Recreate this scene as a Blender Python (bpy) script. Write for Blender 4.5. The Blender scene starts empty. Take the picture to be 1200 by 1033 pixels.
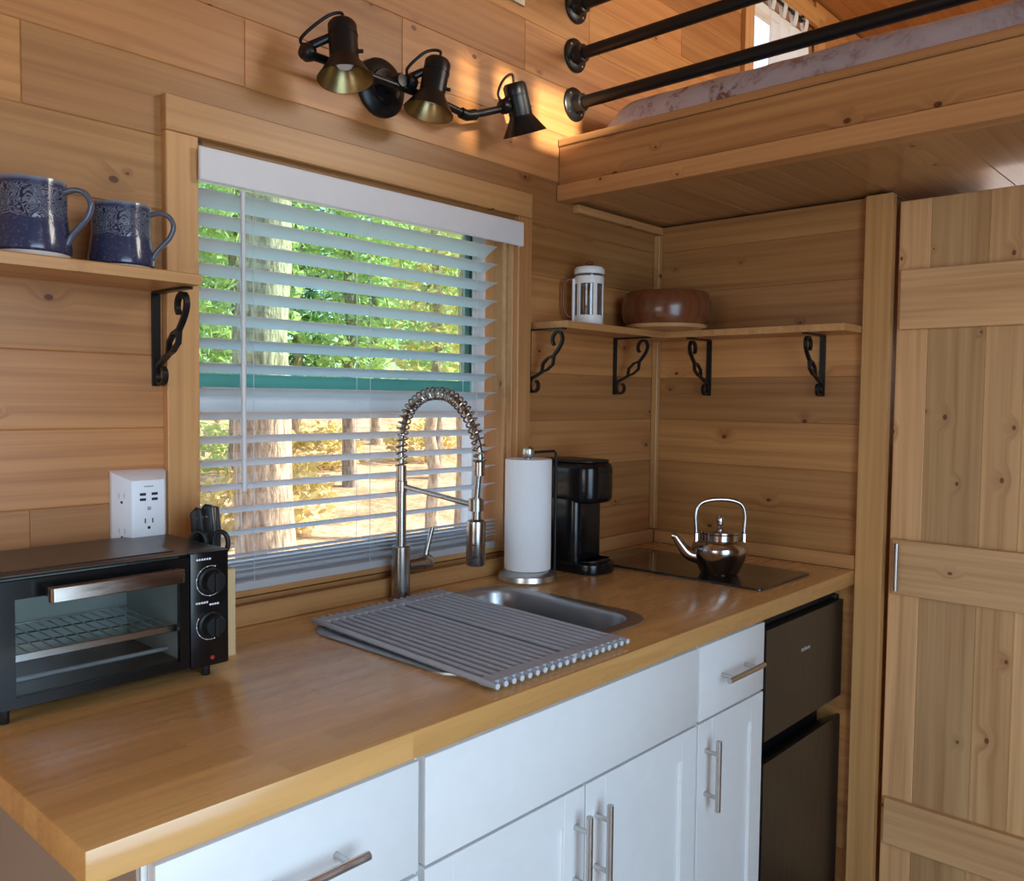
import bpy, bmesh, math, random
from mathutils import Vector, Matrix, noise
random.seed(7)
PI = math.pi
SC = bpy.context.scene
COL = SC.collection

# ------------------------------------------------------------------ camera
cam = bpy.data.cameras.new('camera')
cam.sensor_fit = 'HORIZONTAL'; cam.sensor_width = 36.0
cam.lens = 1010.95 * 36.0 / 1200.0
cam.clip_start = 0.02; cam.clip_end = 300
camo = bpy.data.objects.new('camera', cam); COL.objects.link(camo)
_r = Vector((0.67381989, -0.73881319, 0.01103769)); _u = Vector((0.02820464, 0.04064496, 0.99877549)); _w = Vector((0.73835713, 0.67268348, -0.04822534))
camo.matrix_world = Matrix(((_r.x, _u.x, -_w.x, -0.3276), (_r.y, _u.y, -_w.y, -1.5008), (_r.z, _u.z, -_w.z, 1.3580), (0, 0, 0, 1)))
SC.camera = camo

# ------------------------------------------------------------------ world, sun, daylight
SC.view_settings.view_transform = 'Standard'
SC.view_settings.look = 'None'
SC.view_settings.gamma = 1.0
SC.view_settings.use_curve_mapping = False
SC.view_settings.exposure = 0.0
world = bpy.data.worlds.new('sky'); SC.world = world; world.use_nodes = True
wn = world.node_tree.nodes; wl = world.node_tree.links
for n in list(wn): wn.remove(n)
wo = wn.new('ShaderNodeOutputWorld'); bg = wn.new('ShaderNodeBackground'); sky = wn.new('ShaderNodeTexSky')
sky.sky_type = 'NISHITA'; sky.sun_disc = False; sky.sun_elevation = math.radians(38); sky.sun_rotation = math.radians(115); sky.air_density = 1.2; sky.dust_density = 2.0
wl.new(sky.outputs[0], bg.inputs[0]); bg.inputs[1].default_value = 0.5; wl.new(bg.outputs[0], wo.inputs[0])

def light(name, kind, energy, color, loc, direction, **kw):
    d = bpy.data.lights.new(name, kind); d.energy = energy; d.color = color
    for k, v in kw.items(): setattr(d, k, v)
    o = bpy.data.objects.new(name, d); COL.objects.link(o); o.location = loc
    o.rotation_euler = Vector(direction).to_track_quat('-Z', 'Y').to_euler()
    return o
light('sun', 'SUN', 13.0, (1.0, 0.9, 0.74), (6, -8, 9), (-0.72, 0.36, -0.62), angle=0.01)
# skylight entering by the glazed door and the high window in the wall opposite the kitchen
light('daylight_glazed_door', 'AREA', 46, (0.50, 0.75, 1.0), (-0.12, -2.50, 1.10), (0.0, 1, -0.06), shape='RECTANGLE', size=1.5, size_y=1.9)
light('daylight_side_window', 'AREA', 11, (0.90, 0.93, 0.98), (-2.30, -1.1, 1.30), (1, 0.25, -0.03), shape='RECTANGLE', size=1.1, size_y=1.0)
light('daylight_loft_window', 'AREA', 44, (1.0, 0.90, 0.74), (2.6, -2.50, 2.62), (-0.25, 1, -0.12), shape='RECTANGLE', size=1.3, size_y=0.6)
# added unseen spot standing in for reflected sunlight, shaped by made-up wall slots
light('added_sun_patch_spot', 'SPOT', 5200, (1.0, 0.93, 0.78), (-0.35, -5.2, 2.9), (1.84, 5.2, -0.80), spot_size=math.radians(9.0), spot_blend=1.0, shadow_soft_size=0.025)
light('daylight_end_window', 'AREA', 1.6, (0.80, 0.88, 1.0), (4.36, -0.65, 1.47), (-1, 0, -0.02), shape='RECTANGLE', size=0.6, size_y=0.45)
pl = light('window_portal', 'AREA', 1, (1, 1, 1), (0.886, 0.135, 1.39), (0, -1, 0), shape='RECTANGLE', size=0.86, size_y=0.86)
pl.data.cycles.is_portal = True

# ------------------------------------------------------------------ helpers
def mesh_obj(name, verts, faces, mat=None, parent=None, smooth=None):
    m = bpy.data.meshes.new(name); m.from_pydata([tuple(v) for v in verts], [], faces); m.update()
    return link(name, m, mat, parent, smooth)
def link(name, m, mat=None, parent=None, smooth=None):
    if mat is not None: m.materials.append(mat)
    if smooth is not None:
        for p in m.polygons: p.use_smooth = True
        m.set_sharp_from_angle(angle=math.radians(smooth))
    o = bpy.data.objects.new(name, m); COL.objects.link(o)
    if parent is not None: o.parent = parent
    return o
def bm_obj(name, bm, mat=None, parent=None, smooth=None, recalc=True):
    if recalc: bmesh.ops.recalc_face_normals(bm, faces=bm.faces[:])
    m = bpy.data.meshes.new(name); bm.to_mesh(m); bm.free()
    return link(name, m, mat, parent, smooth)
def box_bm(lo, hi, bevel=0.0, seg=1, bm=None):
    b = bmesh.new()
    c = [(lo[i] + hi[i]) / 2 for i in range(3)]; s = [abs(hi[i] - lo[i]) for i in range(3)]
    bmesh.ops.create_cube(b, size=1.0, matrix=Matrix.Translation(c) @ Matrix.Diagonal((s[0], s[1], s[2], 1)))
    if bevel > 0: bmesh.ops.bevel(b, geom=b.edges[:], offset=bevel, segments=seg, affect='EDGES', profile=0.5)
    if bm is None: return b
    t = bpy.data.meshes.new('tmp'); b.to_mesh(t); b.free(); bm.from_mesh(t); bpy.data.meshes.remove(t)
    return bm
def box(name, lo, hi, mat, parent=None, bevel=0.0015, seg=1, smooth=None):
    return bm_obj(name, box_bm(lo, hi, bevel, seg), mat, parent, smooth if smooth is not None else (35 if seg > 1 else None))
def lathe(name, prof, mat, parent=None, n=32, center=(0, 0, 0), axis=(0, 0, 1), smooth=40, closed=False):
    """prof: (radius, height) pairs; turned about axis through center"""
    q = Vector((0, 0, 1)).rotation_difference(Vector(axis)).to_matrix(); c = Vector(center)
    vs, fs, rings = [], [], []
    for r, h in prof:
        if r < 1e-6: rings.append([len(vs)]); vs.append(c + q @ Vector((0, 0, h)))
        else:
            ring = []
            for i in range(n):
                a = 2 * PI * i / n; ring.append(len(vs)); vs.append(c + q @ Vector((r * math.cos(a), r * math.sin(a), h)))
            rings.append(ring)
    pairs = list(zip(rings, rings[1:]))
    if closed: pairs.append((rings[-1], rings[0]))
    for a, b in pairs:
        if len(a) == 1 and len(b) == 1: continue
        for i in range(n):
            j = (i + 1) % n
            if len(a) == 1: fs.append((a[0], b[j], b[i]))
            elif len(b) == 1: fs.append((a[i], a[j], b[0]))
            else: fs.append((a[i], a[j], b[j], b[i]))
    o = mesh_obj(name, vs, fs, None, parent)
    b = bmesh.new(); b.from_mesh(o.data); bmesh.ops.recalc_face_normals(b, faces=b.faces[:]); b.to_mesh(o.data); b.free()
    if mat: o.data.materials.append(mat)
    for p in o.data.polygons: p.use_smooth = True
    o.data.set_sharp_from_angle(angle=math.radians(smooth))
    return o
def tube_geo(path, rad, n=8, vs=None, fs=None, cap=True, flat=None, closed=False):
    """sweep; rad a number or a list; flat=(a,b) elliptical half axes with b along a fixed normal"""
    vs = [] if vs is None else vs; fs = [] if fs is None else fs
    P = [Vector(p) for p in path]; m = len(P); rings = []
    nrm = None
    for i in range(m):
        if closed: t = (P[(i + 1) % m] - P[i - 1])
        else: t = (P[min(i + 1, m - 1)] - P[max(i - 1, 0)])
        if t.length < 1e-9: t = Vector((0, 0, 1))
        t.normalize()
        if nrm is None:
            nrm = t.orthogonal().normalized() if flat is None else Vector(flat[2]).normalized()
        nrm = (nrm - t * nrm.dot(t))
        if nrm.length < 1e-6: nrm = t.orthogonal()
        nrm.normalize(); bi = t.cross(nrm)
        r = rad[i] if isinstance(rad, (list, tuple)) else rad
        ring = []
        for k in range(n):
            a = 2 * PI * (k + 0.5) / n
            if flat is not None:
                ca, sa = math.cos(a), math.sin(a)
                if n == 4: ca, sa = math.copysign(1, ca), math.copysign(1, sa)
                v = P[i] + nrm * ca * flat[0] + bi * sa * flat[1]
            else: v = P[i] + nrm * math.cos(a) * r + bi * math.sin(a) * r
            ring.append(len(vs)); vs.append(v)
        rings.append(ring)
    pr = list(zip(rings, rings[1:]))
    if closed: pr.append((rings[-1], rings[0]))
    for a, b in pr:
        for k in range(n): fs.append((a[k], a[(k + 1) % n], b[(k + 1) % n], b[k]))
    if cap and not closed: fs.append(tuple(reversed(rings[0]))); fs.append(tuple(rings[-1]))
    return vs, fs
def tube(name, path, rad, mat, parent=None, n=10, smooth=50, **kw):
    vs, fs = tube_geo(path, rad, n, **kw)
    return mesh_obj(name, vs, fs, mat, parent, smooth)
def tubes(name, paths, rad, mat, parent=None, n=6, **kw):
    vs, fs = [], []
    for p in paths: tube_geo(p, rad, n, vs, fs, **kw)
    return mesh_obj(name, vs, fs, mat, parent, 50)
def prism(name, poly, depth_axis, d0, d1, mat, parent=None, bevel=0.0, seg=1, smooth=None):
    """poly: 2-D outline in the two other axes, extruded along depth_axis (0,1,2)"""
    ax = [a for a in range(3) if a != depth_axis]
    def mk(p, d):
        v = [0, 0, 0]; v[ax[0]] = p[0]; v[ax[1]] = p[1]; v[depth_axis] = d; return v
    b = bmesh.new(); A = [b.verts.new(mk(p, d0)) for p in poly]; B = [b.verts.new(mk(p, d1)) for p in poly]; n = len(poly)
    b.faces.new(A); b.faces.new(list(reversed(B)))
    for i in range(n): b.faces.new((A[i], A[(i + 1) % n], B[(i + 1) % n], B[i]))
    bmesh.ops.recalc_face_normals(b, faces=b.faces[:])
    if bevel: 
        eds = [e for e in b.edges if abs(e.verts[0].co[depth_axis] - e.verts[1].co[depth_axis]) < 1e-7]
        bmesh.ops.bevel(b, geom=eds, offset=bevel, segments=seg, affect='EDGES', profile=0.5)
    return bm_obj(name, b, mat, parent, smooth)
def rrect(x0, x1, y0, y1, r, n=6):
    pts = []
    for cx, cy, a0 in ((x1 - r, y1 - r, 0), (x0 + r, y1 - r, PI / 2), (x0 + r, y0 + r, PI), (x1 - r, y0 + r, 1.5 * PI)):
        for i in range(n + 1):
            a = a0 + PI / 2 * i / n; pts.append((cx + r * math.cos(a), cy + r * math.sin(a)))
    return pts
def catmull(pts, sub=8):
    P = [Vector(p) for p in pts]; P = [2 * P[0] - P[1]] + P + [2 * P[-1] - P[-2]]; out = []
    for i in range(1, len(P) - 2):
        for k in range(sub):
            t = k / sub
            out.append(0.5 * ((2 * P[i]) + (P[i + 1] - P[i - 1]) * t + (2 * P[i - 1] - 5 * P[i] + 4 * P[i + 1] - P[i + 2]) * t * t + (3 * P[i] - P[i - 1] - 3 * P[i + 1] + P[i + 2]) * t ** 3))
    out.append(P[-2]); return out
def empty(name, loc=(0, 0, 0), rotz=0.0):
    o = bpy.data.objects.new(name, None); COL.objects.link(o); o.location = loc; o.rotation_euler = (0, 0, rotz); o.empty_display_size = 0.05
    return o
def tag(o, label, cat, group=None, kind=None):
    o['label'] = label; o['category'] = cat
    if group: o['group'] = group
    if kind: o['kind'] = kind
    return o
def struct(o, label=None, cat=None):
    o['kind'] = 'structure'
    if label: o['label'] = label
    if cat: o['category'] = cat
    return o
def copy_tree(o, parent=None):
    c = o.copy(); COL.objects.link(c); c.parent = parent
    for ch in list(o.children): copy_tree(ch, c)
    return c

# ------------------------------------------------------------------ materials
class NT:
    def __init__(s, name):
        s.m = bpy.data.materials.new(name); s.m.use_nodes = True; s.t = s.m.node_tree; s.t.nodes.clear()
        s.out = s.n('ShaderNodeOutputMaterial'); s.b = s.n('ShaderNodeBsdfPrincipled'); s.l(s.b.outputs[0], s.out.inputs[0])
    def n(s, k, **kw):
        x = s.t.nodes.new(k)
        for a, v in kw.items(): setattr(x, a, v)
        return x
    def l(s, a, b): s.t.links.new(a, b)
    def math(s, op, a, b=None, c=None, clamp=False):
        x = s.n('ShaderNodeMath', operation=op); x.use_clamp = clamp
        for i, v in enumerate((a, b, c)):
            if v is None: continue
            if isinstance(v, (int, float)): x.inputs[i].default_value = v
            else: s.l(v, x.inputs[i])
        return x.outputs[0]
    def vmath(s, op, a, b=None):
        x = s.n('ShaderNodeVectorMath', operation=op)
        for i, v in enumerate((a, b)):
            if v is None: continue
            if isinstance(v, (tuple, list)): x.inputs[i].default_value = v
            else: s.l(v, x.inputs[i])
        return x.outputs[0]
    def noise(s, vec, scale, detail=3, rough=0.55, dist=0.0):
        x = s.n('ShaderNodeTexNoise'); x.inputs['Scale'].default_value = scale; x.inputs['Detail'].default_value = detail; x.inputs['Roughness'].default_value = rough; x.inputs['Distortion'].default_value = dist
        if vec is not None: s.l(vec, x.inputs['Vector'])
        return x
    def ramp(s, fac, stops, interp='LINEAR'):
        x = s.n('ShaderNodeValToRGB'); x.color_ramp.interpolation = interp; e = x.color_ramp.elements
        while len(e) < len(stops): e.new(0.5)
        for i, (p, c) in enumerate(stops):
            e[i].position = p; e[i].color = (c, c, c, 1) if isinstance(c, (int, float)) else (*c, 1)
        s.l(fac, x.inputs[0]); return x.outputs[0]
    def mix(s, fac, a, b, blend='MIX'):
        x = s.n('ShaderNodeMix', data_type='RGBA', blend_type=blend)
        for i, v in ((0, fac), (6, a), (7, b)):
            if isinstance(v, (int, float)) and i == 0: x.inputs[0].default_value = v
            elif isinstance(v, (tuple, list)): x.inputs[i].default_value = (*v, 1) if len(v) == 3 else v
            else: s.l(v, x.inputs[i])
        return x.outputs[2]
    def maprange(s, v, a, b, c, d, smooth=False):
        x = s.n('ShaderNodeMapRange'); x.interpolation_type = 'SMOOTHSTEP' if smooth else 'LINEAR'
        s.l(v, x.inputs[0])
        for i, k in enumerate((a, b, c, d)): x.inputs[i + 1].default_value = k
        return x.outputs[0]
    def scale(s, vec, sc):
        return s.vmath('MULTIPLY', vec, sc)
    def bump(s, h, strength=0.2, dist=0.002):
        x = s.n('ShaderNodeBump'); x.inputs['Strength'].default_value = strength; x.inputs['Distance'].default_value = dist; s.l(h, x.inputs['Height']); s.l(x.outputs[0], s.b.inputs['Normal'])
    def set(s, **kw):
        for k, v in kw.items():
            i = s.b.inputs[k.replace('_', ' ')]
            if isinstance(v, (tuple, list)) and len(v) == 3: v = (*v, 1)
            if isinstance(v, (int, float, tuple, list)): i.default_value = v
            else: s.l(v, i)
        return s

def mat_wood(name, light_c, dark_c, knots=0.60, axis=0, rough=0.42, coat=0.12, vary=0.26, knot_scale=6.2, streak=1.0, use_random=True):
    s = NT(name)
    tc = s.n('ShaderNodeTexCoord'); v = tc.outputs['Object']
    if axis == 1:
        sx = s.n('ShaderNodeSeparateXYZ'); s.l(v, sx.inputs[0]); cx = s.n('ShaderNodeCombineXYZ'); s.l(sx.outputs[1], cx.inputs[0]); s.l(sx.outputs[0], cx.inputs[1]); s.l(sx.outputs[2], cx.inputs[2]); v = cx.outputs[0]
    if axis == 2:
        sx = s.n('ShaderNodeSeparateXYZ'); s.l(v, sx.inputs[0]); cx = s.n('ShaderNodeCombineXYZ'); s.l(sx.outputs[2], cx.inputs[0]); ad = s.math('ADD', sx.outputs[0], sx.outputs[1]); s.l(ad, cx.inputs[1]); s.l(sx.outputs[0], cx.inputs[2]); v = cx.outputs[0]
    oi = s.n('ShaderNodeObjectInfo'); rnd = oi.outputs['Random']
    if use_random:
        cv = s.n('ShaderNodeCombineXYZ'); s.l(s.math('MULTIPLY', rnd, 37.3), cv.inputs[0]); s.l(s.math('MULTIPLY', rnd, 11.7), cv.inputs[1]); s.l(s.math('MULTIPLY', rnd, 23.1), cv.inputs[2])
        v = s.vmath('ADD', v, cv.outputs[0])
    # knots: sparse cells in the plank's plane
    vor = s.n('ShaderNodeTexVoronoi', voronoi_dimensions='2D'); vor.inputs['Scale'].default_value = knot_scale; vor.inputs['Randomness'].default_value = 1.0
    s.l(s.scale(v, (0.8, 1.15, 1.0)), vor.inputs['Vector'])
    sp = s.n('ShaderNodeSeparateColor'); s.l(vor.outputs['Color'], sp.inputs[0])
    pres = s.math('LESS_THAN', sp.outputs[0], knots)
    size = s.maprange(sp.outputs[1], 0, 1, 0.28, 0.95)
    d = s.math('DIVIDE', vor.outputs['Distance'], size)
    halo = s.math('MULTIPLY', s.maprange(d, 0.03, 0.30, 1.0, 0.0, True), pres)
    core = s.math('MULTIPLY', s.maprange(d, 0.034, 0.056, 1.0, 0.0, True), pres)
    # grain bends round the knots
    sxyz = s.n('ShaderNodeSeparateXYZ'); s.l(v, sxyz.inputs[0])
    yy = s.math('ADD', sxyz.outputs[1], s.math('MULTIPLY', halo, 0.022))
    cc = s.n('ShaderNodeCombineXYZ'); s.l(sxyz.outputs[0], cc.inputs[0]); s.l(yy, cc.inputs[1]); s.l(sxyz.outputs[2], cc.inputs[2]); g = cc.outputs[0]
    n1 = s.noise(s.scale(g, (0.9, 13, 13)), 1.0, 3, 0.5, 0.6)
    n2 = s.noise(s.scale(g, (1.6, 110, 110)), 1.0, 3, 0.65)
    n3 = s.noise(s.scale(g, (0.55, 4.5, 4.5)), 1.0, 2, 0.5, 0.8)
    wv = s.n('ShaderNodeTexWave', wave_type='BANDS', bands_direction='Y'); wv.inputs['Scale'].default_value = 9.0; wv.inputs['Distortion'].default_value = 6.0; wv.inputs['Detail'].default_value = 2.0; wv.inputs['Detail Scale'].default_value = 0.6
    s.l(s.scale(g, (0.18, 1.0, 1.0)), wv.inputs['Vector'])
    f = s.math('ADD', s.math('MULTIPLY', s.maprange(n1.outputs[0], 0.35, 0.72, 0, 1), 0.42 * streak), s.math('MULTIPLY', s.maprange(n2.outputs[0], 0.40, 0.70, 0, 1), 0.30))
    f = s.math('ADD', f, s.math('MULTIPLY', s.maprange(wv.outputs[1], 0.5, 1.0, 0, 1), 0.16 * streak))
    f = s.math('ADD', f, s.math('MULTIPLY', s.maprange(n3.outputs[0], 0.5, 0.75, 0, 1), 0.26 * streak), clamp=True)
    f = s.math('ADD', f, s.math('MULTIPLY', halo, 0.22), clamp=True)
    col = s.mix(f, light_c, dark_c)
    kc = tuple(c * k for c, k in zip(dark_c, (0.30, 0.20, 0.16)))
    col = s.mix(s.math('MULTIPLY', core, 0.92), col, kc)
    if use_random:
        wn_ = s.n('ShaderNodeTexWhiteNoise', noise_dimensions='1D'); s.l(rnd, wn_.inputs['W'])
        val = s.maprange(wn_.outputs[0], 0, 1, 1.0 - vary, 1.0 + vary * 0.55)
        hs = s.n('ShaderNodeHueSaturation'); s.l(val, hs.inputs['Value']); s.l(col, hs.inputs['Color'])
        s.l(s.maprange(rnd, 0, 1, 0.4935, 0.5000), hs.inputs['Hue']); col = hs.outputs[0]
    s.set(Base_Color=col, Roughness=rough, Coat_Weight=coat, Coat_Roughness=0.25 if coat < 0.2 else 0.16)
    s.bump(s.math('SUBTRACT', 1.0, f), 0.12, 0.0015)
    return s.m

PINE_L, PINE_D = (0.56, 0.272, 0.085), (0.28, 0.098, 0.023)
M = {}
M['pine'] = mat_wood('pine', PINE_L, PINE_D)
M['pine_trim'] = mat_wood('pine_trim', (0.61, 0.325, 0.115), (0.37, 0.155, 0.043), knots=0.45, vary=0.14)
M['pine_v'] = mat_wood('pine_vertical', (0.74, 0.45, 0.20), (0.42, 0.205, 0.072), knots=0.40, vary=0.20, streak=1.15)
M['fascia'] = mat_wood('fascia_pine', (0.50, 0.25, 0.080), (0.24, 0.088, 0.022), knots=0.6, streak=1.2)
M['pine_gloss'] = mat_wood('varnished_pine', (0.54, 0.30, 0.115), (0.31, 0.14, 0.042), knots=0.4, rough=0.38, coat=0.28)
M['beam'] = mat_wood('beam_wood', (0.60, 0.33, 0.12), (0.32, 0.125, 0.03), knots=0.4, axis=1, use_random=False)
M['block_wood'] = mat_wood('block_wood', (0.72, 0.52, 0.28), (0.55, 0.36, 0.17), knots=0.0, axis=2, use_random=False)
M['bowl'] = mat_wood('bowl_wood', (0.19, 0.060, 0.020), (0.085, 0.022, 0.008), knots=0.0, axis=2, rough=0.25, coat=0.3, use_random=False)

def mat_counter():
    s = NT('butcher_block'); tc = s.n('ShaderNodeTexCoord'); v = tc.outputs['Object']
    br = s.n('ShaderNodeTexBrick'); br.offset = 0.43; br.offset_frequency = 2; br.squash = 0.8; br.squash_frequency = 3
    for k, val in (('Scale', 1.0), ('Mortar Size', 0.0), ('Brick Width', 0.42), ('Row Height', 0.040), ('Bias', 0.0)): br.inputs[k].default_value = val
    br.inputs['Color1'].default_value = (0, 0, 0, 1); br.inputs['Color2'].default_value = (1, 1, 1, 1)
    s.l(v, br.inputs['Vector'])
    sep = s.n('ShaderNodeSeparateColor'); s.l(br.outputs['Color'], sep.inputs[0]); tone = sep.outputs[0]
    off = s.n('ShaderNodeCombineXYZ'); s.l(s.math('MULTIPLY', tone, 19.0), off.inputs[0]); s.l(s.math('MULTIPLY', tone, 7.0), off.inputs[1])
    g = s.vmath('ADD', v, off.outputs[0])
    n1 = s.noise(s.scale(g, (2.2, 45, 45)), 1.0, 4, 0.6, 0.4); n2 = s.noise(s.scale(g, (7, 200, 200)), 1.0, 2, 0.6)
    f = s.math('ADD', s.math('MULTIPLY', s.maprange(n1.outputs[0], 0.3, 0.75, 0, 1), 0.5), s.math('MULTIPLY', n2.outputs[0], 0.3), clamp=True)
    f = s.math('ADD', f, s.maprange(tone, 0, 1, -0.22, 0.28), clamp=True)
    col = s.mix(f, (0.72, 0.395, 0.135), (0.46, 0.220, 0.065))
    s.set(Base_Color=col, Roughness=s.maprange(n1.outputs[0], 0.3, 0.7, 0.22, 0.32), Coat_Weight=0.55, Coat_Roughness=0.17)
    s.bump(n2.outputs[0], 0.05, 0.001)
    return s.m
M['counter'] = mat_counter()

def flat(name, col, rough=0.5, metal=0.0, coat=0.0, spec=0.5, var=0.04, nscale=30.0, bump=0.0):
    s = NT(name); tc = s.n('ShaderNodeTexCoord'); n = s.noise(tc.outputs['Object'], nscale, 3)
    c = s.mix(n.outputs[0], tuple(x * (1 - var) for x in col), tuple(min(1, x * (1 + var)) for x in col))
    s.set(Base_Color=c, Roughness=rough, Metallic=metal, Coat_Weight=coat, Coat_Roughness=0.08, Specular_IOR_Level=spec)
    if bump: s.bump(n.outputs[0], bump, 0.002)
    return s.m
M['white_paint'] = flat('white_cabinet_paint', (0.80, 0.80, 0.79), 0.32)
M['taupe'] = flat('taupe_panel', (0.36, 0.285, 0.22), 0.6)
M['white_inner'] = flat('white_cabinet_edge', (0.55, 0.56, 0.57), 0.45)
M['vinyl'] = flat('white_vinyl', (0.80, 0.82, 0.84), 0.4)
M['teal'] = flat('teal_sash', (0.12, 0.42, 0.36), 0.4)
M['darkgreen'] = flat('dark_green_gasket', (0.03, 0.07, 0.06), 0.5)
M['black_metal'] = flat('black_painted_metal', (0.007, 0.007, 0.0075), 0.34, spec=0.4)
M['black_plastic'] = flat('black_plastic', (0.006, 0.006, 0.0065), 0.20, coat=0.1, spec=0.35)
M['black_soft'] = flat('black_soft_plastic', (0.009, 0.009, 0.0095), 0.40, spec=0.35)
M['oven_top'] = flat('dark_sheet_metal', (0.075, 0.062, 0.055), 0.32, metal=0.7)
M['oven_in'] = flat('oven_cavity_steel', (0.52, 0.58, 0.55), 0.5, metal=0.25)
M['chrome'] = flat('chromed_wire', (0.72, 0.71, 0.69), 0.2, metal=1.0)
M['paper'] = flat('paper_towel', (0.86, 0.86, 0.88), 0.95, bump=0.4, nscale=160)
M['silicone'] = flat('grey_silicone', (0.40, 0.42, 0.46), 0.5)
M['rod_cap'] = flat('pale_rod_end', (0.62, 0.62, 0.62), 0.5)
M['mark_white'] = flat('printed_white', (0.8, 0.8, 0.8), 0.6)
M['mark_grey'] = flat('printed_grey', (0.35, 0.35, 0.36), 0.6)
M['red'] = flat('red_lamp', (0.45, 0.03, 0.03), 0.3)
M['tap_white'] = flat('white_plastic', (0.82, 0.82, 0.86), 0.4)
M['slot'] = flat('black_slot', (0.015, 0.015, 0.018), 0.6)
M['bulb'] = flat('frosted_bulb', (0.85, 0.85, 0.83), 0.5)
M['press_white'] = flat('white_press_plastic', (0.80, 0.80, 0.78), 0.4)
M['press_red'] = flat('brown_knob', (0.20, 0.06, 0.03), 0.4)
M['bare_clay'] = flat('bare_clay', (0.55, 0.47, 0.40), 0.8)
M['floor'] = mat_wood('floor_wood', (0.50, 0.32, 0.17), (0.34, 0.19, 0.09), knots=0.0, vary=0.2)
M['bowl_band'] = flat('pale_wood_band', (0.50, 0.27, 0.11), 0.35, var=0.2)
M['cooktop'] = flat('black_ceramic_glass', (0.014, 0.012, 0.011), 0.10, coat=0.6)
M['fridge_dark'] = flat('dark_fridge_plastic', (0.008, 0.008, 0.008), 0.45)

def mat_brushed(name, col, rough=0.3, axis=(1, 1, 60)):
    s = NT(name); tc = s.n('ShaderNodeTexCoord'); n = s.noise(s.scale(tc.outputs['Object'], axis), 20.0, 3)
    s.set(Base_Color=s.mix(n.outputs[0], tuple(c * 0.9 for c in col), col), Metallic=1.0, Roughness=s.maprange(n.outputs[0], 0.3, 0.7, rough * 0.8, rough * 1.2))
    return s.m
M['nickel'] = mat_brushed('brushed_nickel', (0.60, 0.59, 0.575), 0.34, (2, 2, 2))
M['faucet'] = mat_brushed('faucet_nickel', (0.42, 0.39, 0.36), 0.24, (2, 2, 2))
M['steel'] = mat_brushed('stainless_steel', (0.46, 0.455, 0.45), 0.36, (6, 1, 1))
M['kettle'] = mat_brushed('kettle_steel', (0.52, 0.49, 0.46), 0.16, (1, 1, 30))
M['fridge'] = mat_brushed('dark_stainless', (0.128, 0.140, 0.156), 0.36, (6, 1, 0.4))
M['brass'] = mat_brushed('brass_inside', (0.38, 0.285, 0.13), 0.33, (2, 2, 2))
M['handle_bronze'] = mat_brushed('oven_handle_steel', (0.36, 0.30, 0.26), 0.24, (1, 8, 8))

def mat_glass(name, col=(1, 1, 1), gloss=0.12, rough=0.02):
    s = NT(name); s.t.nodes.remove(s.b)
    tr = s.n('ShaderNodeBsdfTransparent'); tr.inputs[0].default_value = (*col, 1)
    gl = s.n('ShaderNodeBsdfGlossy'); gl.inputs['Roughness'].default_value = rough
    lw = s.n('ShaderNodeLayerWeight'); lw.inputs[0].default_value = 0.25
    mx = s.n('ShaderNodeMixShader'); s.l(s.maprange(lw.outputs[1], 0, 1, gloss * 0.4, gloss * 3.0), mx.inputs[0]); s.l(tr.outputs[0], mx.inputs[1]); s.l(gl.outputs[0], mx.inputs[2]); s.l(mx.outputs[0], s.out.inputs[0])
    return s.m
M['glass'] = mat_glass('window_glass', (0.92, 0.95, 0.97))
M['glass_teal'] = mat_glass('teal_tinted_glass', (0.74, 0.94, 0.90))
M['glass_oven'] = mat_glass('oven_glass', (0.82, 0.84, 0.84), 0.05)
M['glass_press'] = mat_glass('press_glass', (0.85, 0.86, 0.86), 0.2)

def mat_slat():
    s = NT('blind_slat'); tc = s.n('ShaderNodeTexCoord'); n = s.noise(s.scale(tc.outputs['Object'], (1, 40, 40)), 6.0, 2)
    s.set(Base_Color=s.mix(n.outputs[0], (0.80, 0.82, 0.83), (0.87, 0.88, 0.89)), Roughness=0.45, Subsurface_Weight=0.0)
    tl = s.n('ShaderNodeBsdfTranslucent'); tl.inputs[0].default_value = (0.86, 0.89, 0.92, 1)
    mx = s.n('ShaderNodeMixShader'); mx.inputs[0].default_value = 0.58; s.l(s.b.outputs[0], mx.inputs[1]); s.l(tl.outputs[0], mx.inputs[2]); s.l(mx.outputs[0], s.out.inputs[0])
    return s.m
M['slat'] = mat_slat()
M['cloth_white'] = M['slat']
M['valance'] = flat('white_valance', (0.74, 0.72, 0.71), 0.5)

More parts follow.
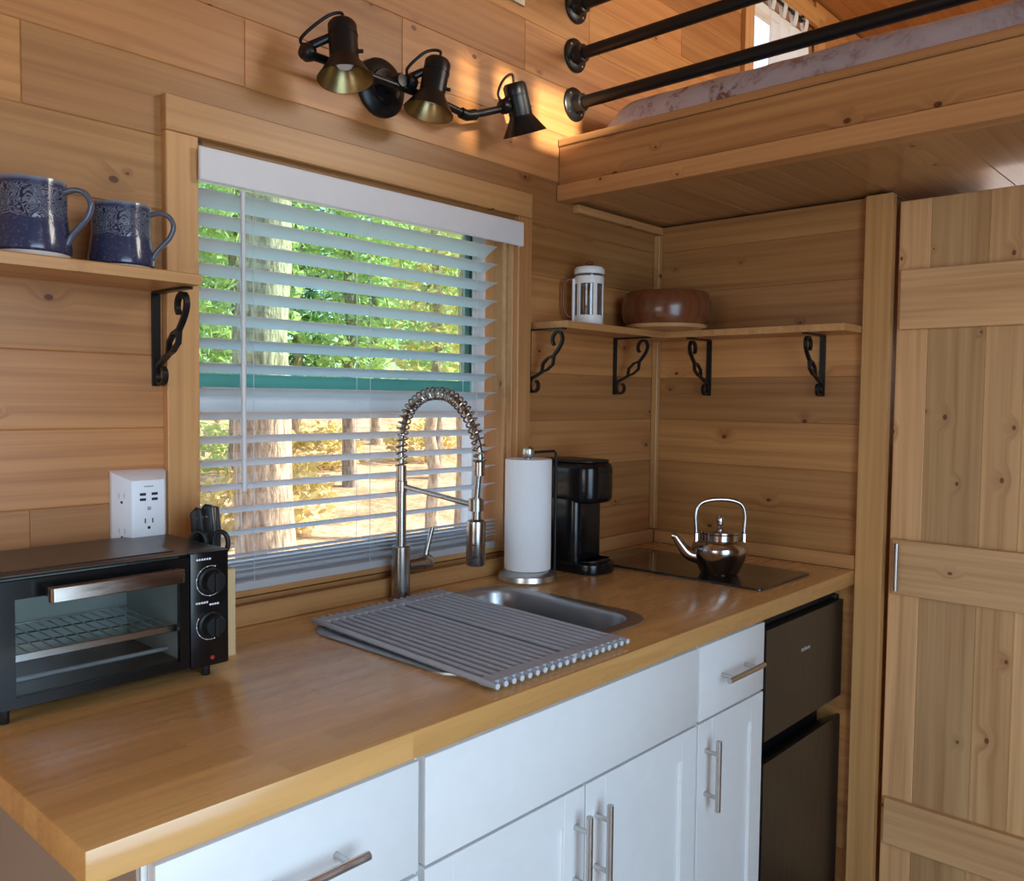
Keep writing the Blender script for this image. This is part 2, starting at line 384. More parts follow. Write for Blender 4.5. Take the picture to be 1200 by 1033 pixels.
def mat_mug():
    s = NT('blue_glaze'); tc = s.n('ShaderNodeTexCoord'); v = tc.outputs['Object']
    sp = s.n('ShaderNodeSeparateXYZ'); s.l(v, sp.inputs[0]); z = sp.outputs[2]
    ang = s.math('ARCTAN2', sp.outputs[1], sp.outputs[0])
    cv = s.n('ShaderNodeCombineXYZ'); s.l(s.math('MULTIPLY', ang, 0.042), cv.inputs[0]); s.l(z, cv.inputs[1]); u = cv.outputs[0]
    nz = s.noise(s.scale(u, (1, 1, 1)), 46.0, 1.5, 0.5, 1.2)
    line = s.math('ABSOLUTE', s.math('SINE', s.math('MULTIPLY', nz.outputs[0], 44.0)))
    band = s.math('MULTIPLY', s.maprange(z, 0.048, 0.056, 0, 1, True), s.maprange(z, 0.092, 0.097, 1, 0, True))
    rel = s.math('MULTIPLY', s.maprange(line, 0.45, 0.8, 0, 1, True), band)
    sc = s.noise(u, 220, 2)
    base = s.mix(s.maprange(sc.outputs[0], 0.55, 0.75, 0, 1), (0.036, 0.040, 0.086), (0.085, 0.092, 0.15))
    col = s.mix(s.math('MULTIPLY', rel, 0.85), base, (0.155, 0.165, 0.215))
    col = s.mix(s.math('MULTIPLY', s.math('SUBTRACT', band, rel, clamp=True), 0.75), col, (0.014, 0.016, 0.034))
    col = s.mix(s.maprange(z, 0.098, 0.103, 0, 1), col, (0.20, 0.21, 0.25))
    s.set(Base_Color=col, Roughness=0.18, Coat_Weight=0.3)
    s.bump(rel, 0.5, 0.0015)
    return s.m
M['mug'] = mat_mug()
M['mug_handle'] = flat('mug_handle_glaze', (0.095, 0.10, 0.135), 0.2, coat=0.3, var=0.3)

def mat_bed():
    s = NT('floral_bedding'); tc = s.n('ShaderNodeTexCoord'); v = tc.outputs['Object']
    n = s.noise(v, 9.0, 4, 0.6, 0.8); n2 = s.noise(v, 26.0, 3, 0.6, 1.5)
    sp = s.n('ShaderNodeSeparateXYZ'); s.l(v, sp.inputs[0])
    m = s.math('MULTIPLY', s.maprange(n.outputs[0], 0.45, 0.56, 0, 1), s.maprange(n2.outputs[0], 0.45, 0.6, 0, 1))
    near = s.maprange(sp.outputs[1], -0.85, -0.40, 0.35, 1.0)
    col = s.mix(s.maprange(n.outputs[0], 0.35, 0.7, 0, 1), (0.62, 0.54, 0.53), (0.50, 0.42, 0.44))
    col = s.mix(s.math('MULTIPLY', m, near), col, (0.26, 0.11, 0.06))
    s.set(Base_Color=col, Roughness=0.9); s.bump(n2.outputs[0], 0.3, 0.004)
    return s.m
M['bed'] = mat_bed()

def mat_bark(name, a, b, sc=1.0):
    s = NT(name); tc = s.n('ShaderNodeTexCoord'); v = tc.outputs['Object']
    n = s.noise(s.scale(v, (9 * sc, 9 * sc, 2.2 * sc)), 2.5, 5, 0.65, 0.6)
    s.set(Base_Color=s.ramp(n.outputs[0], [(0.35, b), (0.62, a)]), Roughness=0.95); s.bump(n.outputs[0], 1.0, 0.03)
    return s.m
M['bark'] = mat_bark('pale_bark', (0.62, 0.50, 0.36), (0.22, 0.16, 0.11))
M['bark_dark'] = mat_bark('grey_bark', (0.40, 0.33, 0.26), (0.12, 0.09, 0.07))
def mat_leaf(name, a, b):
    s = NT(name); oi = s.n('ShaderNodeTexCoord'); n = s.noise(oi.outputs['Object'], 3.0, 3); n2 = s.noise(oi.outputs['Object'], 17.0, 2)
    c = s.mix(s.maprange(s.math('ADD', n.outputs[0], s.math('MULTIPLY', n2.outputs[0], 0.8)), 0.65, 1.15, 0, 1), a, b)
    s.set(Base_Color=c, Roughness=0.6)
    tl = s.n('ShaderNodeBsdfTranslucent'); s.l(c, tl.inputs[0])
    mx = s.n('ShaderNodeMixShader'); mx.inputs[0].default_value = 0.45; s.l(s.b.outputs[0], mx.inputs[1]); s.l(tl.outputs[0], mx.inputs[2]); s.l(mx.outputs[0], s.out.inputs[0])
    return s.m
M['leaf'] = mat_leaf('green_leaves', (0.32, 0.46, 0.12), (0.74, 0.78, 0.36))
M['leaf_dark'] = mat_leaf('dark_green_leaves', (0.08, 0.22, 0.04), (0.30, 0.48, 0.10))
M['leaf_gold'] = mat_leaf('golden_leaves', (0.50, 0.40, 0.10), (0.80, 0.66, 0.28))
def mat_ground():
    s = NT('leaf_litter'); tc = s.n('ShaderNodeTexCoord'); v = tc.outputs['Object']
    n = s.noise(v, 1.2, 5, 0.7); n2 = s.noise(v, 14.0, 4, 0.7)
    c = s.ramp(s.math('ADD', s.math('MULTIPLY', n.outputs[0], 0.55), s.math('MULTIPLY', n2.outputs[0], 0.5)), [(0.36, (0.16, 0.08, 0.04)), (0.5, (0.46, 0.25, 0.12)), (0.62, (0.72, 0.52, 0.34))])
    s.set(Base_Color=c, Roughness=0.95); s.bump(n2.outputs[0], 0.8, 0.05)
    return s.m
M['ground'] = mat_ground()

# ------------------------------------------------------------------ planks
_pl = {}
def plank(parent, p0, xd, yd, L, W, T=0.012, mat='pine', ch=0.0016, name='plank'):
    """p0: corner of the FRONT face; xd along the length, yd across the width; the plank is proud towards xd x yd"""
    k = (round(L, 4), round(W, 4), T, mat, ch)
    if k not in _pl:
        v = [(0, 0, -T), (L, 0, -T), (L, W, -T), (0, W, -T), (0, 0, -ch), (L, 0, -ch), (L, W, -ch), (0, W, -ch), (ch, ch, 0), (L - ch, ch, 0), (L - ch, W - ch, 0), (ch, W - ch, 0)]
        f = [(3, 2, 1, 0), (8, 9, 10, 11)]
        for i in range(4):
            j = (i + 1) % 4
            f.append((i, j, 4 + j, 4 + i)); f.append((4 + i, 4 + j, 8 + j, 8 + i))
        m = bpy.data.meshes.new(name); m.from_pydata(v, [], f); m.update(); m.materials.append(M[mat]); _pl[k] = m
    o = bpy.data.objects.new(name, _pl[k]); COL.objects.link(o)
    x = Vector(xd).normalized(); y = Vector(yd).normalized(); z = x.cross(y); p = Vector(p0)
    o.matrix_world = Matrix(((x.x, y.x, z.x, p.x), (x.y, y.y, z.y, p.y), (x.z, y.z, z.z, p.z), (0, 0, 0, 1)))
    if parent is not None: o.parent = parent
    return o
PITCH = 0.1285
ZL = lambda k: 1.814 + PITCH * k
def cut(a, b, holes):
    """interval a-b minus holes"""
    out = [(a, b)]
    for h0, h1 in holes:
        nx = []
        for s, e in out:
            if h1 <= s or h0 >= e: nx.append((s, e)); continue
            if s < h0: nx.append((s, h0))
            if e > h1: nx.append((h1, e))
        out = nx
    return [(s, e) for s, e in out if e - s > 0.005]

# ------------------------------------------------------------------ room shell
CEIL = 2.97
X0, X1, YF = -2.2, 4.2, -2.45          # left wall, far loft wall, wall opposite the window
W1 = (0.4535, 1.318, 0.962, 1.8225)     # kitchen window opening x0 x1 z0 z1
W2 = (2.555, 3.10, 2.28, 2.86)          # loft window opening
def wall_with_holes(name, axis, pos, thick, a0, a1, z0, z1, holes, mat):
    """one mesh; axis 1: wall in the xz plane at y=pos..pos+thick; axis 0: in the yz plane"""
    xs = sorted({a0, a1, *[h[0] for h in holes], *[h[1] for h in holes]}); zs = sorted({z0, z1, *[h[2] for h in holes], *[h[3] for h in holes]})
    b = bmesh.new(); cells = {}
    def inside(x, z): return any(h[0] < x < h[1] and h[2] < z < h[3] for h in holes)
    vv = {}
    def V(x, z, s):
        k = (x, z, s)
        if k not in vv:
            d = pos + (thick if s else 0); vv[k] = b.verts.new((x, d, z) if axis == 1 else (d, x, z))
        return vv[k]
    nx, nz = len(xs) - 1, len(zs) - 1
    solid = lambda i, j: 0 <= i < nx and 0 <= j < nz and not inside((xs[i] + xs[i + 1]) / 2, (zs[j] + zs[j + 1]) / 2)
    for i in range(nx):
        for j in range(nz):
            if not solid(i, j): continue
            x_, x2, z_, z2 = xs[i], xs[i + 1], zs[j], zs[j + 1]
            for s in (0, 1): b.faces.new([V(x_, z_, s), V(x2, z_, s), V(x2, z2, s), V(x_, z2, s)])
            for (ni, nj, e) in ((i - 1, j, ((x_, z_), (x_, z2))), (i + 1, j, ((x2, z_), (x2, z2))), (i, j - 1, ((x_, z_), (x2, z_))), (i, j + 1, ((x_, z2), (x2, z2)))):
                if not solid(ni, nj): b.faces.new([V(*e[0], 0), V(*e[1], 0), V(*e[1], 1), V(*e[0], 1)])
    return bm_obj(name, b, mat)
wall_back = struct(wall_with_holes('wall_back', 1, 0.012, 0.10, X0, X1, 0.0, CEIL, [W1, W2], M['pine']), 'pine plank wall with the kitchen window', 'wall')
wall_left = struct(wall_with_holes('wall_left', 0, X0 - 0.1, 0.1, YF, 0.0, 0.0, CEIL, [(-1.65, -0.55, 0.75, 1.85)], M['pine']), 'pine wall at the other end of the room', 'wall')
wall_front = struct(wall_with_holes('wall_front', 1, YF - 0.1, 0.1, X0, X1, 0.0, CEIL + 0.3, [(-0.7, 0.8, 0.25, 2.15), (0.389, 0.454, 2.400, 2.531), (0.464, 0.529, 2.437, 2.531), (0.540, 0.668, 2.437, 2.531), (1.95, 3.25, 2.32, 2.92)], M['pine']), 'pine wall opposite the kitchen counter', 'wall')  # the three small high slots are invented, cut to shape the spot's sun patches
wall_end = struct(wall_with_holes('wall_end', 0, X1, 0.1, YF, 0.1, 0.0, CEIL + 0.3, [(-0.95, -0.35, 1.25, 1.70)], M['pine']), 'pine wall at the far end of the loft', 'wall')
floor = struct(box('floor', (X0, YF, -0.05), (X1, 0.1, 0.0), M['floor'], bevel=0), 'wooden floor of the tiny house', 'floor')
# sloped ceiling
ceiling = struct(mesh_obj('ceiling', [(X0 - 0.1, 0.12, CEIL), (X1 + 0.1, 0.12, CEIL), (X1 + 0.1, YF - 0.1, CEIL + 0.3), (X0 - 0.1, YF - 0.1, CEIL + 0.3), (X0 - 0.1, 0.12, CEIL + 0.08), (X1 + 0.1, 0.12, CEIL + 0.08), (X1 + 0.1, YF - 0.1, CEIL + 0.38), (X0 - 0.1, YF - 0.1, CEIL + 0.38)],
    [(0, 1, 2, 3), (7, 6, 5, 4), (0, 4, 5, 1), (1, 5, 6, 2), (2, 6, 7, 3), (3, 7, 4, 0)], M['pine']), 'sloping pine ceiling above the loft', 'ceiling')
# ceiling boards over the loft
for i in range(9):
    y0 = -0.02 - i * PITCH * 1.006
    z0 = CEIL + (0.12 - y0) / (0.12 - YF + 0.1) * 0.3
    plank(ceiling, (1.3, y0 - PITCH, z0 + 0.0135 + 0.001), (1, 0, 0), (0, 1, -0.1124), 2.9, PITCH, 0.012) if False else None

# back wall planks, rows on the pine boards' own pitch; joints read off the photograph
joints = {-6: [0.171], 0: [0.168], 1: [0.557, 2.05], 2: [0.944, 1.90], 3: [1.352, 2.20], 4: [0.75, 1.62], 5: [1.25, 2.1], 6: [0.5, 1.7], 7: [1.1, 2.3], 8: [0.8, 1.9], -1: [], -3: [-0.35], -4: [0.02], -2: [-0.1], -5: [-0.2]}
for k in range(-10, 9):
    z0, z1 = ZL(k), ZL(k + 1)
    xs, xe = -0.9, (1.9826 if k < 1 else 4.2)
    if k < -7: xe = 0.5
    holes = []
    if z1 > 0.94 and z0 < 1.886 and k >= -7:
        holes = [(0.44, 1.33)] if z1 <= W1[3] + 0.13 and z0 < W1[3] - 0.02 else []
    if z1 > W2[2] - 0.02 and z0 < W2[3] + 0.02: holes.append((W2[0] - 0.012, W2[1] + 0.012))
    if k == 0: holes = []      # the row above the window head
    for s, e in cut(xs, xe, holes):
        js = [j for j in joints.get(k, []) if s + 0.03 < j < e - 0.03]
        ed = [s] + js + [e]
        for a, b in zip(ed, ed[1:]): plank(wall_back, (a, 0, z0), (1, 0, 0), (0, 0, 1), b - a, z1 - z0)

# right-hand partition at the end of the counter
XE = 1.9826
wall_right = struct(box('wall_right', (XE + 0.012, -0.70, 0), (XE + 0.09, 0.012, 1.895), M['pine'], bevel=0), 'pine plank partition behind the cooktop and fridge', 'wall')
for k in range(-13, 1):
    z0, z1 = ZL(k), min(ZL(k + 1), 1.893)
    if z1 < 0.05: continue
    plank(wall_right, (XE, 0.0, z0), (0, -1, 0), (0, 0, 1), 0.66, z1 - z0)

# trims
def trim(i, lo, hi, label, mat='pine_trim', axis=None):
    L = [hi[j] - lo[j] for j in range(3)]; a = max(range(3), key=lambda j: L[j]) if axis is None else axis
    o = [j for j in range(3) if j != a]
    b = box_bm((0, 0, 0), (L[a], max(L[o[0]], L[o[1]]), min(L[o[0]], L[o[1]])), 0.0015)
    wax = o[0] if L[o[0]] >= L[o[1]] else o[1]
    ob = bm_obj('trim_%d' % i, b, M[mat])
    x = Vector([1 if j == a else 0 for j in range(3)]); y = Vector([1 if j == wax else 0 for j in range(3)]); z = x.cross(y)
    p = Vector(lo)
    if sum(z) < 0: p = p + Vector([L[j] if abs(z[j]) > 0.5 else 0 for j in range(3)])
    ob.matrix_world = Matrix(((x.x, y.x, z.x, p.x), (x.y, y.y, z.y, p.y), (x.z, y.z, z.z, p.z), (0, 0, 0, 1)))
    ob['kind'] = 'structure'; ob['label'] = label; ob['category'] = 'trim'
    return ob
trim(1, (1.958, -0.7185, 0.0), (1.986, -0.649, 1.893), 'upright pine post board between the kitchen end wall and the plank door')
trim(2, (0.0, -0.019, 0.9145), (1.963, -0.001, 0.955), 'low pine strip along the wall behind the counter')
trim(3, (XE - 0.019, -0.647, 0.9145), (XE - 0.001, -0.020, 0.953), 'low pine strip on the end wall beside the cooktop')
trim(4, (XE - 0.020, -0.021, 0.956), (XE - 0.001, -0.001, 1.868), 'slim upright pine strip in the kitchen corner')
trim(5, (1.555, -0.022, 1.870), (XE - 0.001, -0.001, 1.892), 'slim pine strip under the loft along the window wall')

# ------------------------------------------------------------------ kitchen window
win = struct(empty('window_1', (0.886, 0, 0)), 'white double-hung kitchen window in a pine casing', 'window')
def wpart(name, lo, hi, mat, bevel=0.0015, par=win):
    off = par.location
    return box(name, [lo[i] - off[i] for i in range(3)], [hi[i] - off[i] for i in range(3)], M[mat], par, bevel)
def board(par, name, p0, xd, yd, L, W, T, mat='pine_trim'):
    o = plank(None, p0, xd, yd, L, W, T, mat, 0.0016, name); o.parent = par; o.matrix_parent_inverse = Matrix.Translation(-par.location); return o
board(win, 'casing', (0.393, -0.018, 1.8235), (1, 0, 0), (0, 0, 1), 0.976, 0.0625, 0.0175)
board(win, 'casing', (0.4535, -0.018, 0.956), (0, 0, 1), (-1, 0, 0), 0.8665, 0.0605, 0.0175)
board(win, 'casing', (1.369, -0.018, 0.956), (0, 0, 1), (-1, 0, 0), 0.8665, 0.051, 0.0175)
# jambs
board(win, 'jamb', (0.4545, 0.11, 0.962), (0, 0, 1), (0, -1, 0), 0.86, 0.109, 0.012)
board(win, 'jamb', (1.317, 0.001, 0.962), (0, 0, 1), (0, 1, 0), 0.86, 0.109, 0.012)
board(win, 'jamb', (0.4545, 0.001, 1.8215), (1, 0, 0), (0, 1, 0), 0.8625, 0.109, 0.012)
board(win, 'sill', (0.4545, 0.11, 0.968), (1, 0, 0), (0, -1, 0), 0.8625, 0.114, 0.012)
wpart('stop', (1.293, 0.004, 0.968), (1.3045, 0.016, 1.808), 'pine_trim')
# vinyl frame and the two sashes
wx0, wx1, wz0, wz1, wy = 0.467, 1.304, 0.969, 1.809, 0.085
for lo, hi in (((wx0, wy, wz0), (wx0 + 0.030, wy + 0.04, wz1)), ((wx1 - 0.045, wy, wz0), (wx1, wy + 0.04, wz1)), ((wx0 + 0.03, wy, wz1 - 0.03), (wx1 - 0.045, wy + 0.04, wz1)), ((wx0 + 0.03, wy, wz0), (wx1 - 0.045, wy + 0.04, wz0 + 0.05))):
    wpart('frame', lo, hi, 'vinyl')
wpart('meeting_rail', (wx0 + 0.03, wy - 0.004, 1.315), (wx1 - 0.045, wy + 0.03, 1.364), 'vinyl')
wpart('sash_rail', (wx0 + 0.03, wy + 0.008, 1.3645), (wx1 - 0.045, wy + 0.03, 1.402), 'teal')
wpart('gasket', (wx1 - 0.0555, wy + 0.004, 1.404), (wx1 - 0.0455, wy + 0.03, wz1 - 0.031), 'darkgreen')
wpart('pane', (wx0 + 0.03, wy + 0.018, 1.402), (wx1 - 0.056, wy + 0.022, wz1 - 0.03), 'glass_teal', 0)
wpart('pane', (wx0 + 0.03, wy + 0.010, wz0 + 0.05), (wx1 - 0.045, wy + 0.014, 1.315), 'glass', 0)

# ------------------------------------------------------------------ loft
floor_loft = struct(empty('floor_loft', (1.55, 0, 1.90)), 'loft floor of pine boards above the kitchen corner', 'loft floor')
def lpart(name, lo, hi, mat, bevel=0.0015):
    off = floor_loft.location
    return box(name, [lo[i] - off[i] for i in range(3)], [hi[i] - off[i] for i in range(3)], M[mat], floor_loft, bevel)
lpart('deck', (1.53, YF + 0.01, 1.912), (X1 - 0.01, -0.002, 2.045), 'pine')
for i in range(19):
    y0 = -0.06 - 0.1285 * i
    if i == 0: o = plank(None, (1.53, -0.002, 1.90), (1, 0, 0), (0, -1, 0), 2.6, 0.058, 0.0115, 'pine_gloss')
    else: o = plank(None, (1.53, y0 + 0.1285, 1.90), (1, 0, 0), (0, -1, 0), 2.6, 0.1285, 0.0115, 'pine_gloss')
    o.parent = floor_loft; o.matrix_parent_inverse = Matrix.Translation(-floor_loft.location)
def lboard(p0, L, W, T, mat, name):
    o = plank(None, p0, (0, -1, 0), (0, 0, 1), L, W, T, mat, 0.002, name); o.parent = floor_loft; o.matrix_parent_inverse = Matrix.Translation(-floor_loft.location)
lboard((1.4855, -0.002, 1.8905), 2.44, 0.0430, 0.045, 'pine_trim', 'beam')
lboard((1.4925, -0.002, 1.9345), 2.44, 0.1010, 0.036, 'fascia', 'fascia')
lboard((1.4885, -0.002, 2.036), 2.44, 0.019, 0.045, 'pine_trim', 'cap')

# loft window
win2 = struct(empty('window_2', (2.83, 0, 2.5)), 'small white window beside the loft bed', 'window')
board(win2, 'casing', (2.555, -0.018, 2.24), (0, 0, 1), (-1, 0, 0), 0.66, 0.065, 0.0175)
board(win2, 'casing', (3.165, -0.018, 2.24), (0, 0, 1), (-1, 0, 0), 0.66, 0.065, 0.0175)
board(win2, 'casing', (2.49, -0.018, 2.86), (1, 0, 0), (0, 0, 1), 0.675, 0.065, 0.0175)
for lo, hi in (((2.557, 0.05, 2.282), (2.59, 0.09, 2.858)), ((3.065, 0.05, 2.282), (3.098, 0.09, 2.858)), ((2.59, 0.05, 2.282), (3.065, 0.09, 2.315)), ((2.59, 0.05, 2.825), (3.065, 0.09, 2.858))):
    wpart('frame', lo, hi, 'vinyl', par=win2)
wpart('pane', (2.59, 0.068, 2.315), (3.065, 0.072, 2.825), 'glass', 0, par=win2)

# ------------------------------------------------------------------ plank door
door = struct(empty('door_1', (1.986, -0.74, 0.01)), 'pine ledged door of upright planks with three crosswise battens', 'door')
def dboard(p0, xd, yd, L, W, T, mat, name):
    o = plank(None, p0, xd, yd, L, W, T, mat, 0.002, name); o.parent = door; o.matrix_parent_inverse = Matrix.Translation(-door.location); return o
ys = [-0.726, -0.802, -0.934, -1.018, -1.14, -1.27, -1.38, -1.50]
for a, b in zip(ys, ys[1:]): dboard((1.988, a, 0.02), (0, 0, 1), (0, 1, 0), 1.853, 0, 0.02, 'pine_v', 'plank') if False else dboard((1.988, b, 0.02), (0, 0, 1), (0, 1, 0), 1.853, a - b, 0.02, 'pine_v', 'plank')
for z0, z1 in ((1.545, 1.695), (0.866, 1.008), (0.205, 0.326)):
    dboard((1.968, -0.738, z0), (0, -1, 0), (0, 0, 1), 0.74, z1 - z0, 0.0195, 'pine_v', 'batten')
h = tube('handle', [(-0.035, -0.016, 0.868), (-0.035, -0.016, 0.990)], 0.0055, M['nickel'], door, 12)
for zz in (0.882, 0.976): tube('standoff', [(-0.035, -0.016, zz), (-0.018, -0.016, zz)], 0.004, M['nickel'], h, 8)
# ------------------------------------------------------------------ blind
bl = tag(empty('window_blind', (0.886, 0, 1.76)), 'white slatted faux-wood blind hanging in the kitchen window', 'blind')
O = Vector((0.886, 0, 1.76))
def bpart(name, lo, hi, mat, bevel=0.0015, seg=1): return box(name, [lo[i] - O[i] for i in range(3)], [hi[i] - O[i] for i in range(3)], M[mat], bl, bevel, seg)
bpart('valance', (0.4475, -0.034, 1.744), (1.320, -0.026, 1.804), 'valance', 0.002)
bpart('valance_return', (1.3125, -0.0255, 1.744), (1.320, -0.0185, 1.804), 'valance', 0.001)
bpart('head_rail', (0.470, 0.0, 1.765), (1.288, 0.05, 1.803), 'valance', 0.001)
SL_X0, SL_X1 = 0.468, 1.262
def slat_mesh(w=0.050, th=0.003, crown=0.0035, n=6):
    vs, fs = [], []
    for side in (SL_X0 - O.x, SL_X1 - O.x):
        for s in (1, -1):
            for i in range(n + 1):
                t = -1 + 2 * i / n; y = t * w / 2; z = crown * (1 - t * t) + s * th / 2 * (1 - 0.6 * t ** 6)
                vs.append((side, y, z))
    m = n + 1; N = 2 * m
    for i in range(n):
        fs.append((i, i + 1, N + i + 1, N + i)); fs.append((m + i + 1, m + i, N + m + i, N + m + i + 1))
    fs.append((0, N, N + m, m)); fs.append((n, m + n, N + m + n, N + n))
    fs.append(tuple(list(range(0, m)) + list(range(2 * m - 1, m - 1, -1)))); fs.append(tuple(list(range(N + m, N + 2 * m)) + list(range(N + m - 1, N - 1, -1))))
    o = mesh_obj('slat', vs, fs, None, None); b = bmesh.new(); b.from_mesh(o.data); bmesh.ops.recalc_face_normals(b, faces=b.faces[:]); b.to_mesh(o.data); b.free()
    o.data.materials.append(M['slat'])
    for p in o.data.polygons: p.use_smooth = True
    o.data.set_sharp_from_angle(angle=math.radians(40))
    return o
s0 = slat_mesh(); me = s0.data; bpy.data.objects.remove(s0)
TILT = math.radians(-19.0)
YB = 0.026
zs = [1.727, 1.6868] + [1.6405 - 0.0459 * i for i in range(13)]
for z in zs:
    o = bpy.data.objects.new('slat', me); COL.objects.link(o); o.parent = bl; o.location = (0, YB, z - O.z); o.rotation_euler = (TILT - (0.16 if z > 1.7 else 0), 0, 0)
for i in range(5):      # the slack of the blind lying stacked at the bottom
    o = bpy.data.objects.new('slat', me); COL.objects.link(o); o.parent = bl; o.location = (0, YB - 0.001, 1.0440 - 0.0088 * i - O.z); o.rotation_euler = (math.radians(-14 + 1.2 * i), 0, 0)
bpart('bottom_rail', (SL_X0, YB - 0.026, 0.9695), (SL_X1, YB + 0.024, 0.996), 'slat', 0.004, 2)
for x in (0.575, 0.86, 1.19):
    for yy in (YB - 0.024, YB + 0.024): tube('ladder_cord', [(x - O.x, yy, 1.765 - O.z), (x - O.x, yy, 0.99 - O.z)], 0.0008, M['slat'], bl, 5)
tube('tilt_wand', [(0.541 - O.x, -0.018, 1.742 - O.z), (0.5425 - O.x, -0.018, 1.176 - O.z)], [0.0042, 0.0048], M['valance'], bl, 8)

# ------------------------------------------------------------------ countertop with the sink cut-out
def counter():
    xs = [0.0, 0.630, 1.138, 1.963]; ys = [-0.648, -0.530, -0.130, -0.0005]; b = bmesh.new(); vv = {}
    for i, x in enumerate(xs):
        for j, y in enumerate(ys):
            for s, z in enumerate((0.876, 0.914)): vv[i, j, s] = b.verts.new((x, y, z))
    solid = lambda i, j: 0 <= i < 3 and 0 <= j < 3 and (i, j) != (1, 1)
    for i in range(3):
        for j in range(3):
            if not solid(i, j): continue
            for s in (0, 1): b.faces.new([vv[i, j, s], vv[i + 1, j, s], vv[i + 1, j + 1, s], vv[i, j + 1, s]])
            for ni, nj, e in ((i - 1, j, ((i, j), (i, j + 1))), (i + 1, j, ((i + 1, j), (i + 1, j + 1))), (i, j - 1, ((i, j), (i + 1, j))), (i, j + 1, ((i, j + 1), (i + 1, j + 1)))):
                if not solid(ni, nj): b.faces.new([vv[(*e[0], 0)], vv[(*e[1], 0)], vv[(*e[1], 1)], vv[(*e[0], 1)]])
    bmesh.ops.recalc_face_normals(b, faces=b.faces[:])
    eds = [e for e in b.edges if len(e.link_faces) == 2 and e.link_faces[0].normal.angle(e.link_faces[1].normal) > 1.0 and all(v.co.y < -0.6 or v.co.x < 0.001 for v in e.verts)]
    bmesh.ops.bevel(b, geom=eds, offset=0.0022, segments=2, affect='EDGES', profile=0.5)
    return tag(bm_obj('countertop', b, M['counter'], None, 30), 'butcher-block wooden countertop running under the window', 'countertop')
counter()

# ------------------------------------------------------------------ sink
sk = tag(empty('kitchen_sink', (0.884, -0.33, 0.914)), 'stainless steel drop-in sink set into the wooden countertop', 'sink')
def loops(name, L, mat, parent, cap=True, smooth=50):
    vs, fs = [], []; n = len(L[0])
    for l in L: vs += l
    for a in range(len(L) - 1):
        for i in range(n): j = (i + 1) % n; fs.append((a * n + i, a * n + j, (a + 1) * n + j, (a + 1) * n + i))
    if cap: fs.append(tuple(range((len(L) - 1) * n, len(L) * n)))
    b = bmesh.new(); bv = [b.verts.new(v) for v in vs]
    for f in fs: b.faces.new([bv[i] for i in f])
    return bm_obj(name, b, mat, parent, smooth)
def rl(hx, hy, r, z, n=8): return [(x, y, z) for x, y in rrect(-hx, hx, -hy, hy, r, n)]
loops('rim', [rl(0.281, 0.226, 0.085, 0.0003), rl(0.280, 0.225, 0.084, 0.0035), rl(0.276, 0.221, 0.081, 0.005), rl(0.254, 0.199, 0.066, 0.004), rl(0.249, 0.194, 0.062, 0.0015)], M['steel'], sk, cap=False)
bowl_s = loops('bowl', [rl(0.249, 0.194, 0.062, 0.0015), rl(0.2455, 0.1905, 0.060, -0.006), rl(0.241, 0.186, 0.060, -0.12), rl(0.234, 0.179, 0.060, -0.150), rl(0.207, 0.152, 0.055, -0.165), rl(0.05, 0.05, 0.04, -0.170)], M['steel'], sk)
lathe('drain', [(0, 0.002), (0.03, 0.002), (0.042, 0.006), (0.043, 0.0)], M['chrome'], sk, 24, (0, 0, -0.169))

# ------------------------------------------------------------------ roll-up drying rack
rk = tag(empty('drying_rack', (0.775, -0.36, 0.9255)), 'grey roll-up drying rack of rods laid across the sink', 'drying rack')
xa, xb, ya, yb = 0.612, 0.945, -0.628, -0.105
NR = 19
rods = []
for i in range(NR):
    x = xa + (xb - xa) * i / (NR - 1) + (0.004 if i > 10 else -0.003)
    xo = x - 0.775; sk_ = 0.03 * (i / (NR - 1))
    r_ = tube('rod', [(xo - 0.004, ya + 0.36, 0), (xo + 0.030, yb + 0.36 + sk_ * 0.5, 0)], 0.0052, M['silicone'], rk, 8)
    lathe('rod_end', [(0, 0.0008), (0.0036, 0.0008), (0.0042, 0)], M['rod_cap'], r_, 10, (xo - 0.004, ya + 0.36, 0), (0, -1, 0))
for yy, dx in ((ya + 0.026, -0.002), (yb - 0.020, 0.028)):
    b = box_bm((xa - 0.781, -0.014, -0.0058), (xb - 0.765, 0.014, 0.0046), 0.001)
    o = bm_obj('strap', b, M['silicone'], rk); o.location = (dx, yy + 0.36, 0); o.rotation_euler = (0, 0, 0.028 if dx > 0 else 0)

# ------------------------------------------------------------------ spring faucet
fc = tag(empty('faucet', (0.900, -0.056, 0.914)), 'brushed nickel spring-neck faucet behind the sink', 'faucet')
lathe('base', [(0, 0), (0.0235, 0), (0.0235, 0.004), (0.0205, 0.006), (0.0205, 0.118), (0.0185, 0.120), (0, 0.120)], M['faucet'], fc, 32)
lathe('column', [(0.0112, 0.120), (0.0112, 0.238), (0.0135, 0.239), (0.0135, 0.262), (0.0112, 0.263), (0.0112, 0.296), (0.0, 0.296)], M['faucet'], fc, 24)
arch = [(0, 0.0, 0.290), (0, 0.001, 0.345), (0, -0.006, 0.381), (0, -0.026, 0.419), (0, -0.066, 0.446), (0, -0.113, 0.454), (0, -0.158, 0.446), (0, -0.202, 0.414), (0, -0.229, 0.371), (0, -0.240, 0.329), (0, -0.238, 0.312)]
AP = catmull(arch, 12)
tube('hose', AP, 0.0062, M['faucet'], fc, 10)
